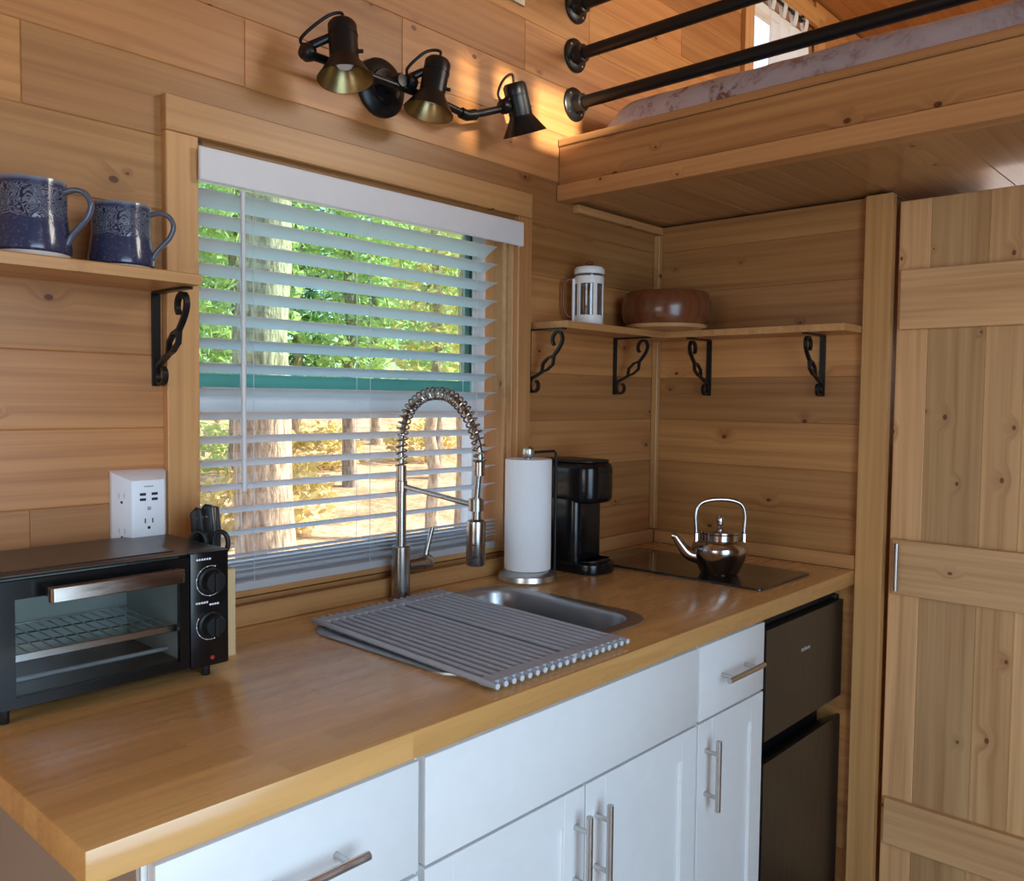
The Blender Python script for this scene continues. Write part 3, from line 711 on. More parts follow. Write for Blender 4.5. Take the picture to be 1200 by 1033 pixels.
def helix(P, rad, wire, coils):
    L = [0]
    for a, b in zip(P, P[1:]): L.append(L[-1] + (b - a).length)
    T = L[-1]; pts = []; n = int(coils * 14); k = 0
    for i in range(n + 1):
        s = T * i / n
        while k < len(P) - 2 and L[k + 1] < s: k += 1
        f = (s - L[k]) / max(1e-9, L[k + 1] - L[k]); p = P[k].lerp(P[k + 1], f); t = (P[k + 1] - P[k]).normalized()
        e1 = Vector((1, 0, 0)); e2 = t.cross(e1); a = 2 * PI * coils * i / n
        pts.append(p + (e1 * math.cos(a) + e2 * math.sin(a)) * rad)
    return pts
tube('spring', helix(AP, 0.0128, 0.0019, 33), 0.0019, M['faucet'], fc, 6)
lathe('spring_collar', [(0, 0), (0.0115, 0), (0.0115, 0.028), (0, 0.028)], M['faucet'], fc, 20, (0, -0.238, 0.290))
tube('wand_tube', [(0, -0.238, 0.300), (0, -0.231, 0.235)], 0.0062, M['faucet'], fc, 12)
hd = lathe('spray_head', [(0, 0.245), (0.0095, 0.245), (0.0095, 0.205), (0.0095, 0.202), (0.0185, 0.198), (0.0195, 0.192), (0.0195, 0.112), (0.017, 0.108), (0, 0.108)], M['faucet'], fc, 28, (0, -0.228, 0), (0, -0.02, 1))
for zz in (0.128, 0.152): lathe('button', [(0, 0.003), (0.006, 0.002), (0.007, 0)], M['black_soft'], hd, 14, (-0.0125, -0.242, zz), (-0.72, -0.69, 0))
arm = tube('holder_arm', [(0, -0.012, 0.2505), (0, -0.214, 0.2305)], 0.0055, M['nickel'], fc, 10)
lathe('holder_ring', [(0.0100, -0.012), (0.0155, -0.012), (0.0155, 0.012), (0.0100, 0.012)], M['faucet'], arm, 24, (0, -0.231, 0.2305), closed=True)
vb = lathe('valve', [(0, 0.0), (0.0155, 0.0), (0.0155, 0.045), (0.0175, 0.047), (0.0175, 0.066), (0.014, 0.071), (0, 0.071)], M['faucet'], fc, 24, (0.016, 0, 0.074), (1, 0, 0))
tube('lever', [(0.072, 0, 0.080), (0.076, 0, 0.100), (0.092, 0, 0.150)], [0.0065, 0.006, 0.0055], M['faucet'], vb, 10)

# ------------------------------------------------------------------ paper towel on its stand
pt = tag(empty('paper_towel_holder', (1.258, -0.112, 0.914)), 'steel paper towel stand with a round base and side arm', 'paper towel holder')
lathe('base', [(0, 0), (0.070, 0), (0.073, 0.004), (0.071, 0.016), (0.058, 0.026), (0, 0.027)], M['nickel'], pt, 48)
lathe('post', [(0.006, 0.018), (0.006, 0.300), (0.012, 0.302), (0.0155, 0.311), (0.0135, 0.322), (0.006, 0.328), (0, 0.329)], M['nickel'], pt, 20)
tube('side_arm', [(0.004, 0.0, 0.313), (0.061, -0.031, 0.316), (0.065, -0.033, 0.310), (0.065, -0.033, 0.019)], 0.0036, M['black_metal'], pt, 8)
pr = tag(lathe('paper_towel_roll', [(0.019, 0.0), (0.0560, 0.0), (0.0572, 0.002), (0.0572, 0.268), (0.0560, 0.270), (0.019, 0.270), (0.019, 0.0)], M['paper'], None, 56), 'white paper towel roll standing beside the black coffee maker', 'paper towel'); pr.location = (1.258, -0.112, 0.942)

# ------------------------------------------------------------------ coffee maker
cm = tag(empty('coffee_maker', (1.452, -0.10, 0.914)), 'slim glossy black single-cup coffee maker by the paper towel', 'coffee maker')
def rprism(name, x0, x1, y0, y1, r, z0, z1, mat, par, bev=0.004):
    return prism(name, rrect(x0, x1, y0, y1, r, 6), 2, z0, z1, mat, par, bev, 3, 40)
rprism('base', -0.062, 0.060, -0.116, 0.080, 0.050, 0.0, 0.028, M['black_plastic'], cm)
rprism('drip_tray', -0.048, 0.048, -0.104, -0.03, 0.044, 0.0285, 0.034, M['black_soft'], cm, 0.001)
rprism('column', -0.062, 0.058, -0.058, 0.080, 0.026, 0.026, 0.200, M['black_plastic'], cm)
rprism('brew_head', -0.064, 0.060, -0.104, 0.082, 0.045, 0.180, 0.284, M['black_plastic'], cm, 0.016)
rprism('lid', -0.056, 0.056, -0.094, 0.078, 0.042, 0.2835, 0.2895, M['black_soft'], cm, 0.002)
box('lid_lip', (-0.018, -0.110, 0.258), (0.018, -0.098, 0.264), M['black_soft'], cm)

# ------------------------------------------------------------------ cooktop and kettle
ct = tag(empty('cooktop', (1.68, -0.322, 0.9142)), 'flat black glass two-burner cooktop set on the counter', 'cooktop')
prism('glass_plate', rrect(-0.138, 0.138, -0.268, 0.268, 0.010, 4), 2, 0.0, 0.006, M['cooktop'], ct, 0.0012, 1)
kt = tag(empty('kettle', (1.645, -0.424, 0.9204)), 'small polished steel kettle with an arched handle on the cooktop', 'kettle')
kt.rotation_euler = (0, 0, math.atan2(-0.739, 0.674)); kt.scale = (1.10, 1.10, 1.10)
lathe('body', [(0, 0), (0.041, 0), (0.044, 0.003), (0.058, 0.034), (0.0635, 0.052), (0.0640, 0.060), (0.060, 0.070), (0.050, 0.077), (0.046, 0.079), (0.046, 0.092), (0.044, 0.094)], M['kettle'], kt, 48)
ld = lathe('lid', [(0.0445, 0.094), (0.0475, 0.095), (0.0475, 0.098), (0.030, 0.103), (0.008, 0.105), (0.006, 0.110), (0.0085, 0.116), (0.0085, 0.128), (0.005, 0.134), (0, 0.135)], M['kettle'], kt, 40)
tube('spout', catmull([(-0.050, 0, 0.038), (-0.072, 0, 0.044), (-0.088, 0, 0.062), (-0.104, 0, 0.084), (-0.112, 0, 0.086)], 6), [0.017 - 0.0105 * min(1, i / 22) for i in range(25)], M['kettle'], kt, 16)
tube('handle', catmull([(-0.055, 0, 0.074), (-0.056, 0, 0.105), (-0.057, 0, 0.135), (-0.048, 0, 0.160), (-0.020, 0, 0.170), (0.020, 0, 0.170), (0.048, 0, 0.160), (0.057, 0, 0.135), (0.056, 0, 0.105), (0.055, 0, 0.074)], 6), 0.0048, M['kettle'], kt, 12)
for s in (-1, 1): box('handle_bracket', (s * 0.055 - 0.004, -0.006, 0.070), (s * 0.055 + 0.004, 0.006, 0.094), M['kettle'], kt, 0.0015)

# ------------------------------------------------------------------ base cabinets
def bar_pull(parent, a, b, r=0.006, stand=0.032, inset=0.028):
    a, b = Vector(a), Vector(b); d = (b - a).normalized()
    h = tube('handle', [a, b], r, M['nickel'], parent, 14)
    for p in (a + d * inset, b - d * inset): tube('standoff', [p, p + Vector((0, stand, 0))], r * 0.75, M['nickel'], h, 10)
    return h
FY = -0.622          # front face of doors and drawers
def cabinet(name, x0, x1, label):
    c = tag(empty(name, ((x0 + x1) / 2, -0.33, 0.0)), label, 'cabinet'); c['x0'] = x0
    o = c.location
    b = bmesh.new(); yf, yk = FY + 0.020 - o.y, -0.09 - o.y
    for lo, hi in (((x0, yf, 0.10), (x0 + 0.016, yk, 0.8755)), ((x1 - 0.016, yf, 0.10), (x1, yk, 0.8755)), ((x0 + 0.016, yk - 0.01, 0.10), (x1 - 0.016, yk, 0.8755)), ((x0 + 0.016, yf, 0.10), (x1 - 0.016, yk - 0.01, 0.116)), ((x0 + 0.016, yf, 0.855), (x1 - 0.016, yf + 0.019, 0.8755)), ((x0 + 0.016, yf, 0.68), (x1 - 0.016, yf + 0.019, 0.715))):
        box_bm((lo[0] - o.x, lo[1], lo[2]), (hi[0] - o.x, hi[1], hi[2]), 0, 1, b)
    bmesh.ops.remove_doubles(b, verts=b.verts[:], dist=1e-5)
    bm_obj('body', b, M['white_paint'], c)
    box('toe_kick', (x0 - o.x, -0.53 - o.y, 0.0), (x1 - o.x, -0.09 - o.y, 0.0995), M['white_inner'], c, 0)
    return c
def front(c, name, x0, x1, z0, z1, shaker=False, sw=0.055):
    o = c.location
    if not shaker: return box(name, (x0 - o.x, FY - o.y, z0), (x1 - o.x, FY + 0.019 - o.y, z1), M['white_paint'], c, 0.0015, 2)
    b = bmesh.new()
    for lo, hi in (((x0, z0), (x0 + sw, z1)), ((x1 - sw, z0), (x1, z1)), ((x0 + sw, z0), (x1 - sw, z0 + sw)), ((x0 + sw, z1 - sw), (x1 - sw, z1))):
        box_bm((lo[0] - o.x, FY - o.y, lo[1]), (hi[0] - o.x, FY + 0.019 - o.y, hi[1]), 0.0008, 1, b)
    f = bm_obj(name, b, M['white_paint'], c)
    box('panel', (x0 + sw - 0.004 - o.x, FY + 0.0065 - o.y, z0 + sw - 0.004), (x1 - sw + 0.004 - o.x, FY + 0.015 - o.y, z1 - sw + 0.004), M['white_paint'], f, 0)
    return f
def pull(c, part, p, q):
    o = c.location; bar_pull(part, (p[0] - o.x, FY - 0.032 - o.y, p[1]), (q[0] - o.x, FY - 0.032 - o.y, q[1]))
c1 = cabinet('base_cabinet', 0.075, 0.4585, 'white base cabinet with a wide drawer at the open counter end')
d = front(c1, 'drawer_front', 0.081, 0.4535, 0.700, 0.857); pull(c1, d, (0.195, 0.7785), (0.342, 0.7785))
d = front(c1, 'door', 0.081, 0.4535, 0.115, 0.694, True); pull(c1, d, (0.42, 0.51), (0.42, 0.66))
box('end_panel', (0.0705 - c1.location.x, FY + 0.022 - c1.location.y, 0.02), (0.0746 - c1.location.x, -0.10 - c1.location.y, 0.8755), M['taupe'], c1, 0.0005)
c2 = cabinet('base_cabinet', 0.461, 1.2085, 'white sink cabinet with a plain false front above two doors')
front(c2, 'false_front', 0.466, 1.2045, 0.702, 0.857)
d = front(c2, 'door', 0.466, 0.8325, 0.115, 0.697, True); pull(c2, d, (0.8055, 0.515), (0.8055, 0.662))
d = front(c2, 'door', 0.8365, 1.2045, 0.115, 0.697, True); pull(c2, d, (0.8635, 0.515), (0.8635, 0.662))
c3 = cabinet('base_cabinet', 1.2095, 1.500, 'narrow white cabinet with one drawer and one door beside the fridge')
d = front(c3, 'drawer_front', 1.2125, 1.4985, 0.702, 0.857); pull(c3, d, (1.277, 0.780), (1.434, 0.780))
d = front(c3, 'door', 1.2125, 1.4985, 0.115, 0.697, True); pull(c3, d, (1.240, 0.517), (1.240, 0.664))

# ------------------------------------------------------------------ fridge
fr = tag(empty('mini_fridge', (1.735, -0.33, 0.0)), 'dark stainless two-door mini fridge under the end of the counter', 'fridge')
def fp(name, lo, hi, mat, bev=0.003, seg=2, par=None):
    o = fr.location; return box(name, [lo[i] - o[i] for i in range(3)], [hi[i] - o[i] for i in range(3)], M[mat], par or fr, bev, seg)
fp('body', (1.512, -0.560, 0.02), (1.958, -0.06, 0.862), 'fridge_dark')
def fdoor(name, z0, z1, bev_at):
    o = fr.location
    # side profile (y, z): a finger recess is bevelled into the edge that faces the other door
    if bev_at == 'bottom': poly = [(-0.622, z1), (-0.562, z1), (-0.562, z0 + 0.035), (-0.600, z0 + 0.006), (-0.622, z0)]
    else: poly = [(-0.622, z1 - 0.002), (-0.615, z1), (-0.562, z1 - 0.035), (-0.562, z0), (-0.622, z0)]
    return prism(name, [(y - o.y, z - o.z) for y, z in poly], 0, 1.510 - o.x, 1.958 - o.x, M['fridge'], fr, 0.0)
fd = fdoor('freezer_door', 0.574, 0.834, 'bottom'); fdoor('fridge_door', 0.06, 0.523, 'top')
fp('top_cap', (1.508, -0.600, 0.8365), (1.958, -0.562, 0.862), 'fridge_dark', 0.002)
for k in range(8): fp('badge_mark', (1.700 + k * 0.0062, -0.6232, 0.7455), (1.7045 + k * 0.0062, -0.6222, 0.7525 + (0.002 if k in (0, 3) else 0)), 'mark_grey', 0, 1, fd if False else fr)
fp('hinge', (1.935, -0.612, 0.8345), (1.955, -0.572, 0.8462), 'fridge_dark', 0.002)
for x in (1.54, 1.93):
    for y in (-0.52, -0.1): lathe('foot', [(0, 0), (0.015, 0), (0.015, 0.02), (0, 0.02)], M['fridge_dark'], fr, 14, (x - 1.735, y + 0.33, 0))

# ------------------------------------------------------------------ toaster oven
ov = tag(empty('toaster_oven', (0.208, -0.14, 0.914)), 'black toaster oven with a glass door on the counter corner', 'toaster oven')
OVO = ov.location.copy()
def op(name, lo, hi, mat, bev=0.002, seg=1, par=None): return box(name, [lo[i] - OVO[i] for i in range(3)], [hi[i] - OVO[i] for i in range(3)], M[mat], par or ov, bev, seg)
ox0, ox1, oy0, oy1, oz0, oz1 = 0.040, 0.378, -0.240, -0.030, 0.932, 1.1155
op('top_panel', (ox0, oy0, oz1 - 0.006), (ox1, oy1, oz1), 'oven_top', 0.003, 2)
op('raised_field', (ox0 + 0.022, oy0 + 0.020, oz1 + 0.0001), (ox1 - 0.075, oy1 - 0.02, oz1 + 0.0016), 'oven_top', 0.001)
op('floor_panel', (ox0, oy0, oz0), (ox1, oy1, oz0 + 0.010), 'black_soft')
op('side_panel', (ox0, oy0, oz0 + 0.010), (ox0 + 0.010, oy1, oz1 - 0.006), 'black_soft')
op('side_panel', (ox1 - 0.068, oy0 + 0.004, oz0 + 0.010), (ox1, oy1, oz1 - 0.006), 'black_soft')
op('back_panel', (ox0 + 0.010, oy1 - 0.008, oz0 + 0.010), (ox1 - 0.068, oy1, oz1 - 0.006), 'oven_in', 0)
op('cavity_liner', (ox0 + 0.0102, oy0 + 0.02, oz0 + 0.0102), (ox0 + 0.0125, oy1 - 0.009, oz1 - 0.007), 'oven_in', 0)
op('cavity_liner', (ox1 - 0.0705, oy0 + 0.02, oz0 + 0.0102), (ox1 - 0.0682, oy1 - 0.009, oz1 - 0.007), 'oven_in', 0)
op('crumb_tray', (ox0 + 0.013, oy0 + 0.012, oz0 + 0.0105), (ox1 - 0.071, oy1 - 0.010, oz0 + 0.0145), 'oven_top', 0.001)
# control panel
cp = op('control_panel', (ox1 - 0.0645, oy0 - 0.010, oz0), (ox1, oy0 + 0.0035, oz1 - 0.001), 'black_plastic', 0.003, 2)
def arc_ticks(cz, a0, a1, n):
    for i in range(n):
        a = math.radians(a0 + (a1 - a0) * i / (n - 1)); r = 0.0235
        x, z = 0.3465 + r * math.cos(a), cz + r * math.sin(a)
        lathe('dial_mark', [(0, 0.0006), (0.0011, 0.0004), (0.0011, 0)], M['mark_white'], cp, 6, (x - OVO.x, oy0 - 0.0102 - OVO.y, z - OVO.z), (0, -1, 0))
    pts = [(0.3465 - OVO.x + 0.0235 * math.cos(math.radians(a)), oy0 - 0.0103 - OVO.y, cz - OVO.z + 0.0235 * math.sin(math.radians(a))) for a in range(int(a0), int(a1), 8 if a1 > a0 else -8)]
    tube('dial_arc', pts, 0.00035, M['mark_white'], cp, 4)
for cz in (1.068, 0.9985):
    k = lathe('knob', [(0.021, 0), (0.021, 0.003), (0.0175, 0.005), (0.0165, 0.017), (0.0155, 0.019), (0, 0.0195)], M['black_soft'], cp, 30, (0.3465 - OVO.x, oy0 - 0.0103 - OVO.y, cz - OVO.z), (0, -1, 0))
    op('knob_grip', (0.3435, oy0 - 0.0345, cz - 0.015), (0.3495, oy0 - 0.0295, cz + 0.015), 'black_soft', 0.0012, 1, k)
    arc_ticks(cz, 70, 300, 8) if cz > 1.03 else arc_ticks(cz, 150, 285, 5)
for x0_, z_, n_ in ((0.323, 1.1015, 6), (0.322, 1.0335, 5), (0.3445, 1.0290, 4)):
    for i in range(n_): op('print_mark', (x0_ + i * 0.0042, oy0 - 0.0108, z_), (x0_ + 0.003 + i * 0.0042, oy0 - 0.0101, z_ + 0.0028), 'mark_white', 0, 1, cp)
lathe('pilot_lamp', [(0, 0.0025), (0.003, 0.002), (0.0035, 0)], M['red'], cp, 12, (0.349 - OVO.x, oy0 - 0.0101 - OVO.y, 0.9455 - OVO.z), (0, -1, 0))
# door
dr = bmesh.new()
gx0, gx1, gz0, gz1 = 0.068, 0.297, 0.950, 1.083
dx0, dx1 = ox0, ox1 - 0.066
for lo, hi in (((dx0, oz0 + 0.004), (gx0, oz1 - 0.007)), ((gx1, oz0 + 0.004), (dx1, oz1 - 0.007)), ((gx0, oz0 + 0.004), (gx1, gz0)), ((gx0, gz1), (gx1, oz1 - 0.007))):
    box_bm((lo[0] - OVO.x, oy0 - 0.009 - OVO.y, lo[1] - OVO.z), (hi[0] - OVO.x, oy0 - 0.0005 - OVO.y, hi[1] - OVO.z), 0.0, 1, dr)
bmesh.ops.remove_doubles(dr, verts=dr.verts[:], dist=1e-5)
dfr = bm_obj('door', dr, M['black_plastic'], ov)
op('door_glass', (gx0 - 0.002, oy0 - 0.0062, gz0 - 0.002), (gx1 + 0.002, oy0 - 0.0032, gz1 + 0.002), 'glass_oven', 0, 1, dfr)
dh = prism('door_handle', rrect(0.100 - OVO.x, 0.289 - OVO.x, oy0 - 0.046 - OVO.y, oy0 - 0.030 - OVO.y, 0.006, 4), 2, 1.079 - OVO.z, 1.099 - OVO.z, M['handle_bronze'], dfr, 0.001, 1, 40)
for x in (0.106, 0.275): op('handle_post', (x, oy0 - 0.031, 1.082), (x + 0.010, oy0 - 0.0085, 1.096), 'black_soft', 0.001, 1, dfr)
# wire rack
wr = tubes('wire_rack', [[(ox0 + 0.016 - OVO.x, y - OVO.y, 1.000 - OVO.z), (ox1 - 0.074 - OVO.x, y - OVO.y, 1.000 - OVO.z)] for y in (-0.222, -0.045)] + [[(x - OVO.x, -0.222 - OVO.y, 1.000 - OVO.z), (x - OVO.x, -0.045 - OVO.y, 1.000 - OVO.z)] for x in [0.062 + 0.0165 * i for i in range(15)]], 0.0014, M['chrome'], ov, 6)
tubes('rack_crossbar', [[(ox0 + 0.016 - OVO.x, y - OVO.y, 0.9985 - OVO.z), (ox1 - 0.074 - OVO.x, y - OVO.y, 0.9985 - OVO.z)] for y in (-0.10, -0.16)], 0.0012, M['chrome'], wr, 5)
op('rack_front_edge', (ox0 + 0.018, -0.228, 0.992), (ox1 - 0.076, -0.2235, 1.003), 'chrome', 0.001, 1, wr)
for zz in (0.957, 1.085): tubes('heating_element', [[(ox0 + 0.0135 - OVO.x, y - OVO.y, zz - OVO.z), (ox1 - 0.072 - OVO.x, y - OVO.y, zz - OVO.z)] for y in ((-0.19, -0.08) if zz < 1 else (-0.14,))], 0.0035, M['mark_grey'], ov, 8)
for x, y in ((0.058, -0.232), (0.3475, -0.232), (0.058, -0.05), (0.3475, -0.05)): lathe('foot', [(0, 0), (0.0055, 0), (0.0065, 0.002), (0.0065, 0.0185), (0, 0.0185)], M['black_soft'], ov, 14, (x - OVO.x, y - OVO.y, 0))

# ------------------------------------------------------------------ wall tap with sockets
tp = tag(empty('outlet_extender', (0.345, 0, 1.15)), 'white multi-outlet wall adapter with charging ports above the toaster oven', 'power outlet')
prof = [(0.296, -0.0005, 0.0), (0.296, -0.010, 0.004), (0.313, -0.050, 0.016), (0.370, -0.050, 0.016), (0.392, -0.010, 0.004), (0.392, -0.0005, 0.0)]
b = bmesh.new()
lo_ = [b.verts.new((x - 0.345, y, 1.072 + c - 1.15)) for x, y, c in prof]; hi_ = [b.verts.new((x - 0.345, y, 1.228 - c - 1.15)) for x, y, c in prof]
b.faces.new(lo_); b.faces.new(list(reversed(hi_)))
for i in range(6): b.faces.new((lo_[i], lo_[(i + 1) % 6], hi_[(i + 1) % 6], hi_[i]))
bmesh.ops.recalc_face_normals(b, faces=b.faces[:]); bmesh.ops.bevel(b, geom=b.edges[:], offset=0.0012, segments=2, affect='EDGES', profile=0.5)
bm_obj('housing', b, M['tap_white'], tp, 40)
def tpb(name, x0_, x1_, z0_, z1_, mat='slot', d=0.0006): return box(name, (x0_ - 0.345, -0.050 - d, z0_ - 1.15), (x1_ - 0.345, -0.0498, z1_ - 1.15), M[mat], tp, 0)
for x0_ in (0.3265, 0.3470):
    for z0_ in (1.177, 1.186): tpb('charging_port', x0_, x0_ + 0.0105, z0_, z0_ + 0.0045)
tpb('socket_slot', 0.3345, 0.3363, 1.1385, 1.1465); tpb('socket_slot', 0.3475, 0.3493, 1.1385, 1.1465)
lathe('ground_hole', [(0, 0.0006), (0.0027, 0.0004), (0.0027, 0)], M['slot'], tp, 12, (0.342 - 0.345, -0.050, 1.1305 - 1.15), (0, -1, 0))
tpb('emblem', 0.3395, 0.3455, 1.1605, 1.1665, 'mark_grey', 0.0003); tpb('print_mark', 0.334, 0.3505, 1.2005, 1.2025, 'mark_grey', 0.0003)
import mathutils
nl = Vector((-0.04, -0.017, 0)).normalized()
for zz in (1.178, 1.118):
    c0 = Vector((0.3045 - 0.345, -0.030, zz - 1.15)); tdir = Vector((0.017, -0.04, 0)).normalized()
    for s in (-1, 1):
        tube('socket_slot', [c0 + tdir * s * 0.006 + Vector((0, 0, 0.012)) + nl * 0.0002, c0 + tdir * s * 0.006 + Vector((0, 0, 0.004)) + nl * 0.0002], 0.0006, M['mark_grey'], tp, 5)
    lathe('ground_hole', [(0, 0.0006), (0.0024, 0.0004), (0.0024, 0)], M['slot'], tp, 12, c0 + Vector((0, 0, -0.003)), nl)

# ------------------------------------------------------------------ knife block, knives and scissors
kb = tag(empty('knife_block', (0.420, -0.128, 0.914)), 'small pale wooden knife block between toaster oven and window', 'knife block')
kb_m = prism('block', [(-0.036, 0.0), (0.015, 0.0), (0.015, 0.150), (-0.036, 0.150)], 1, -0.045, 0.045, M['block_wood'], kb, 0.002, 1)
for i, (x, y) in enumerate(((-0.020, 0.018), (0.000, 0.012), (0.011, 0.028))): box('slot', (x - 0.0015, y - 0.012, 0.1502), (x + 0.0015, y + 0.012, 0.1506), M['slot'], kb, 0)
def knife(loc, tilt, label, hl=0.102, steel=False):
    k = tag(empty('kitchen_knife', loc), label, 'knife', 'kitchen tools in the knife block'); k.rotation_euler = tilt
    hdl = prism('handle', [(-0.011, 0), (0.010, 0), (0.0115, 0.03), (0.010, 0.07), (0.012, hl - 0.01), (0.004, hl), (-0.008, hl - 0.002), (-0.012, 0.06)], 0, -0.0075, 0.0075, M['black_soft'], k, 0.003, 2, 50)
    for z in (0.025, 0.055, 0.085): lathe('rivet', [(0, 0.0005), (0.0022, 0.0004), (0.0022, 0)], M['chrome'], hdl, 10, (-0.0076, 0, z), (-1, 0, 0))
    if steel: box('tang', (-0.0010, -0.0135, 0.0), (0.0010, -0.0085, hl - 0.006), M['chrome'], k, 0)
    box('blade', (-0.001, -0.010, -0.003), (0.001, 0.010, 0.004), M['chrome'], k, 0)
    return k
zt_ = 1.0655
knife((0.398, -0.112, zt_), (0.02, -0.10, 0.9), 'black-handled knife nearest the wall socket in the knife block')
knife((0.413, -0.118, zt_), (0.0, -0.02, 0.9), 'black knife with a shiny steel spine in the middle of the knife block', 0.106, True)
knife((0.430, -0.108, zt_), (0.0, 0.02, 0.9), 'black-handled knife nearest the window in the knife block', 0.100)
scs = tag(empty('scissors', (0.399, -0.150, zt_ + 0.010)), 'black-handled scissors with two finger loops in the knife block', 'scissors'); scs.rotation_euler = (0, 0, -0.75)
for s in (-1, 1):
    lp = [(s * 0.0185 + 0.0125 * math.cos(a), 0, 0.034 + 0.019 * math.sin(a)) for a in [2 * PI * i / 20 for i in range(20)]]
    tube('finger_loop', lp, 0.0042, M['black_soft'], scs, 8, closed=True)
    tube('shank', [(s * 0.003, 0.0, 0.002), (s * 0.011, 0, 0.025)], 0.0038, M['black_soft'], scs, 8)

# ------------------------------------------------------------------ shelves and brackets
sh1 = tag(plank(None, (-0.62, -0.155, 1.558), (1, 0, 0), (0, 1, 0), 1.006, 0.1545, 0.018, 'pine_trim', 0.002, 'wall_shelf'), 'pine wall shelf holding two blue mugs left of the window', 'shelf')
b = bmesh.new()
poly = [(1.386, -0.0005), (1.386, -0.126), (1.838, -0.126), (1.845, -0.648), (1.9816, -0.648), (1.9816, -0.0005)]
A = [b.verts.new((x - 1.68, y, 0)) for x, y in poly]; B = [b.verts.new((x - 1.68, y, 0.018)) for x, y in poly]
b.faces.new(A); b.faces.new(B)
for i in range(6): b.faces.new((A[i], A[(i + 1) % 6], B[(i + 1) % 6], B[i]))
sh2 = tag(bm_obj('corner_shelf', b, M['pine_trim'], None), 'L-shaped pine corner shelf holding a wooden bowl and coffee press', 'shelf'); sh2.location = (1.68, 0, 1.5402)
def bracket_proto():
    r = empty('shelf_bracket', (0, 0, 0))
    H, Ln = 0.166, 0.122
    fx = (0.006, 0.0019, (1, 0, 0))
    vs, fs = tube_geo([(0, -0.0022, -0.002), (0, -0.0022, -0.10), (0, -0.0022, -H + 0.012), (0, -0.0022, -H)], 1, 4, flat=(0.0075, 0.0021, (1, 0, 0))); mesh_obj('wall_strap', vs, fs, M['black_metal'], r)
    vs, fs = tube_geo([(0, -0.0045, -0.0022), (0, -Ln, -0.0022)], 1, 4, flat=(0.0075, 0.0020, (1, 0, 0))); mesh_obj('shelf_strap', vs, fs, M['black_metal'], r)
    top = [(0, -0.088, -0.044), (0, -0.083, -0.034), (0, -0.085, -0.020), (0, -0.096, -0.011), (0, -0.108, -0.012), (0, -0.115, -0.024), (0, -0.113, -0.038), (0, -0.102, -0.055), (0, -0.088, -0.070)]
    d1 = [(0, -0.088, -0.070), (0, -0.085, -0.092), (0, -0.066, -0.106), (0, -0.048, -0.112)]
    d2 = [(0, -0.088, -0.070), (0, -0.068, -0.076), (0, -0.052, -0.090), (0, -0.048, -0.112)]
    low = [(0, -0.048, -0.112), (0, -0.028, -0.122), (0, -0.012, -0.130), (0, -0.0065, -0.143), (0, -0.010, -0.157), (0, -0.022, -0.163), (0, -0.034, -0.156), (0, -0.036, -0.143), (0, -0.029, -0.134)]
    vs, fs = [], []
    for p, c in ((top, 5), (low, 5)): tube_geo(catmull(p, c), 1, 4, vs, fs, flat=(0.0048, 0.0030, (1, 0, 0)))
    for p in (d1, d2): tube_geo([Vector(q) for q in p], 1, 4, vs, fs, flat=(0.0048, 0.0024, (1, 0, 0)))
    mesh_obj('scroll', vs, fs, M['black_metal'], r)
    return r
bp = bracket_proto(); first = True
for loc, rz, lab in (((0.3795, -0.0003, 1.5398), 0, 'black scrolled iron bracket under the mug shelf beside the window'),
                     ((1.3785, -0.0003, 1.5400), 0, 'black scrolled bracket under the corner shelf next to the window casing'),
                     ((1.765, -0.0003, 1.5400), 0, 'black scrolled bracket on the window wall under the wooden bowl'),
                     ((XE - 0.0003, -0.192, 1.5400), -PI / 2, 'black scrolled bracket on the end wall nearest the corner'),
                     ((XE - 0.0003, -0.538, 1.5400), -PI / 2, 'black scrolled bracket on the end wall nearest the door post')):
    o = bp if first else copy_tree(bp); first = False
    o.location = loc; o.rotation_euler = (0, 0, rz); tag(o, lab, 'bracket', 'scrolled shelf brackets')

# ------------------------------------------------------------------ mugs
def mug_proto():
    r = empty('mug')
    lathe('body', [(0, 0.006), (0.0455, 0.006), (0.0490, 0.009), (0.0490, 0.018), (0.0450, 0.045), (0.0432, 0.065), (0.0445, 0.100), (0.0442, 0.1045), (0.0425, 0.1045), (0.0405, 0.100), (0.0400, 0.05), (0.040, 0.014), (0, 0.012)], M['mug'], r, 48)
    lathe('foot', [(0, 0), (0.0465, 0), (0.0468, 0.0058), (0, 0.0058)], M['bare_clay'], r, 40)
    P = catmull([(0.0425, 0, 0.091), (0.058, 0, 0.095), (0.072, 0, 0.090), (0.079, 0, 0.075), (0.074, 0, 0.058), (0.062, 0, 0.043), (0.052, 0, 0.031), (0.0465, 0, 0.020)], 6)
    vs, fs = tube_geo(P, 1, 10, flat=(0.0055, 0.0040, (0, 1, 0))); mesh_obj('handle', vs, fs, M['mug_handle'], r, 50)
    return r
mg = mug_proto(); mg2 = copy_tree(mg)
mg.location = (0.147, -0.098, 1.5583); mg.scale = (1.10, 1.10, 1.08); mg.rotation_euler = (0, 0, -0.78); tag(mg, 'larger blue glazed mug at the left edge of the shelf', 'mug', 'blue patterned mugs')
mg2.location = (0.288, -0.078, 1.5583); mg2.scale = (1.03, 1.03, 1.0); mg2.rotation_euler = (0, 0, -0.70); tag(mg2, 'smaller blue glazed mug on the shelf nearest the window', 'mug', 'blue patterned mugs')

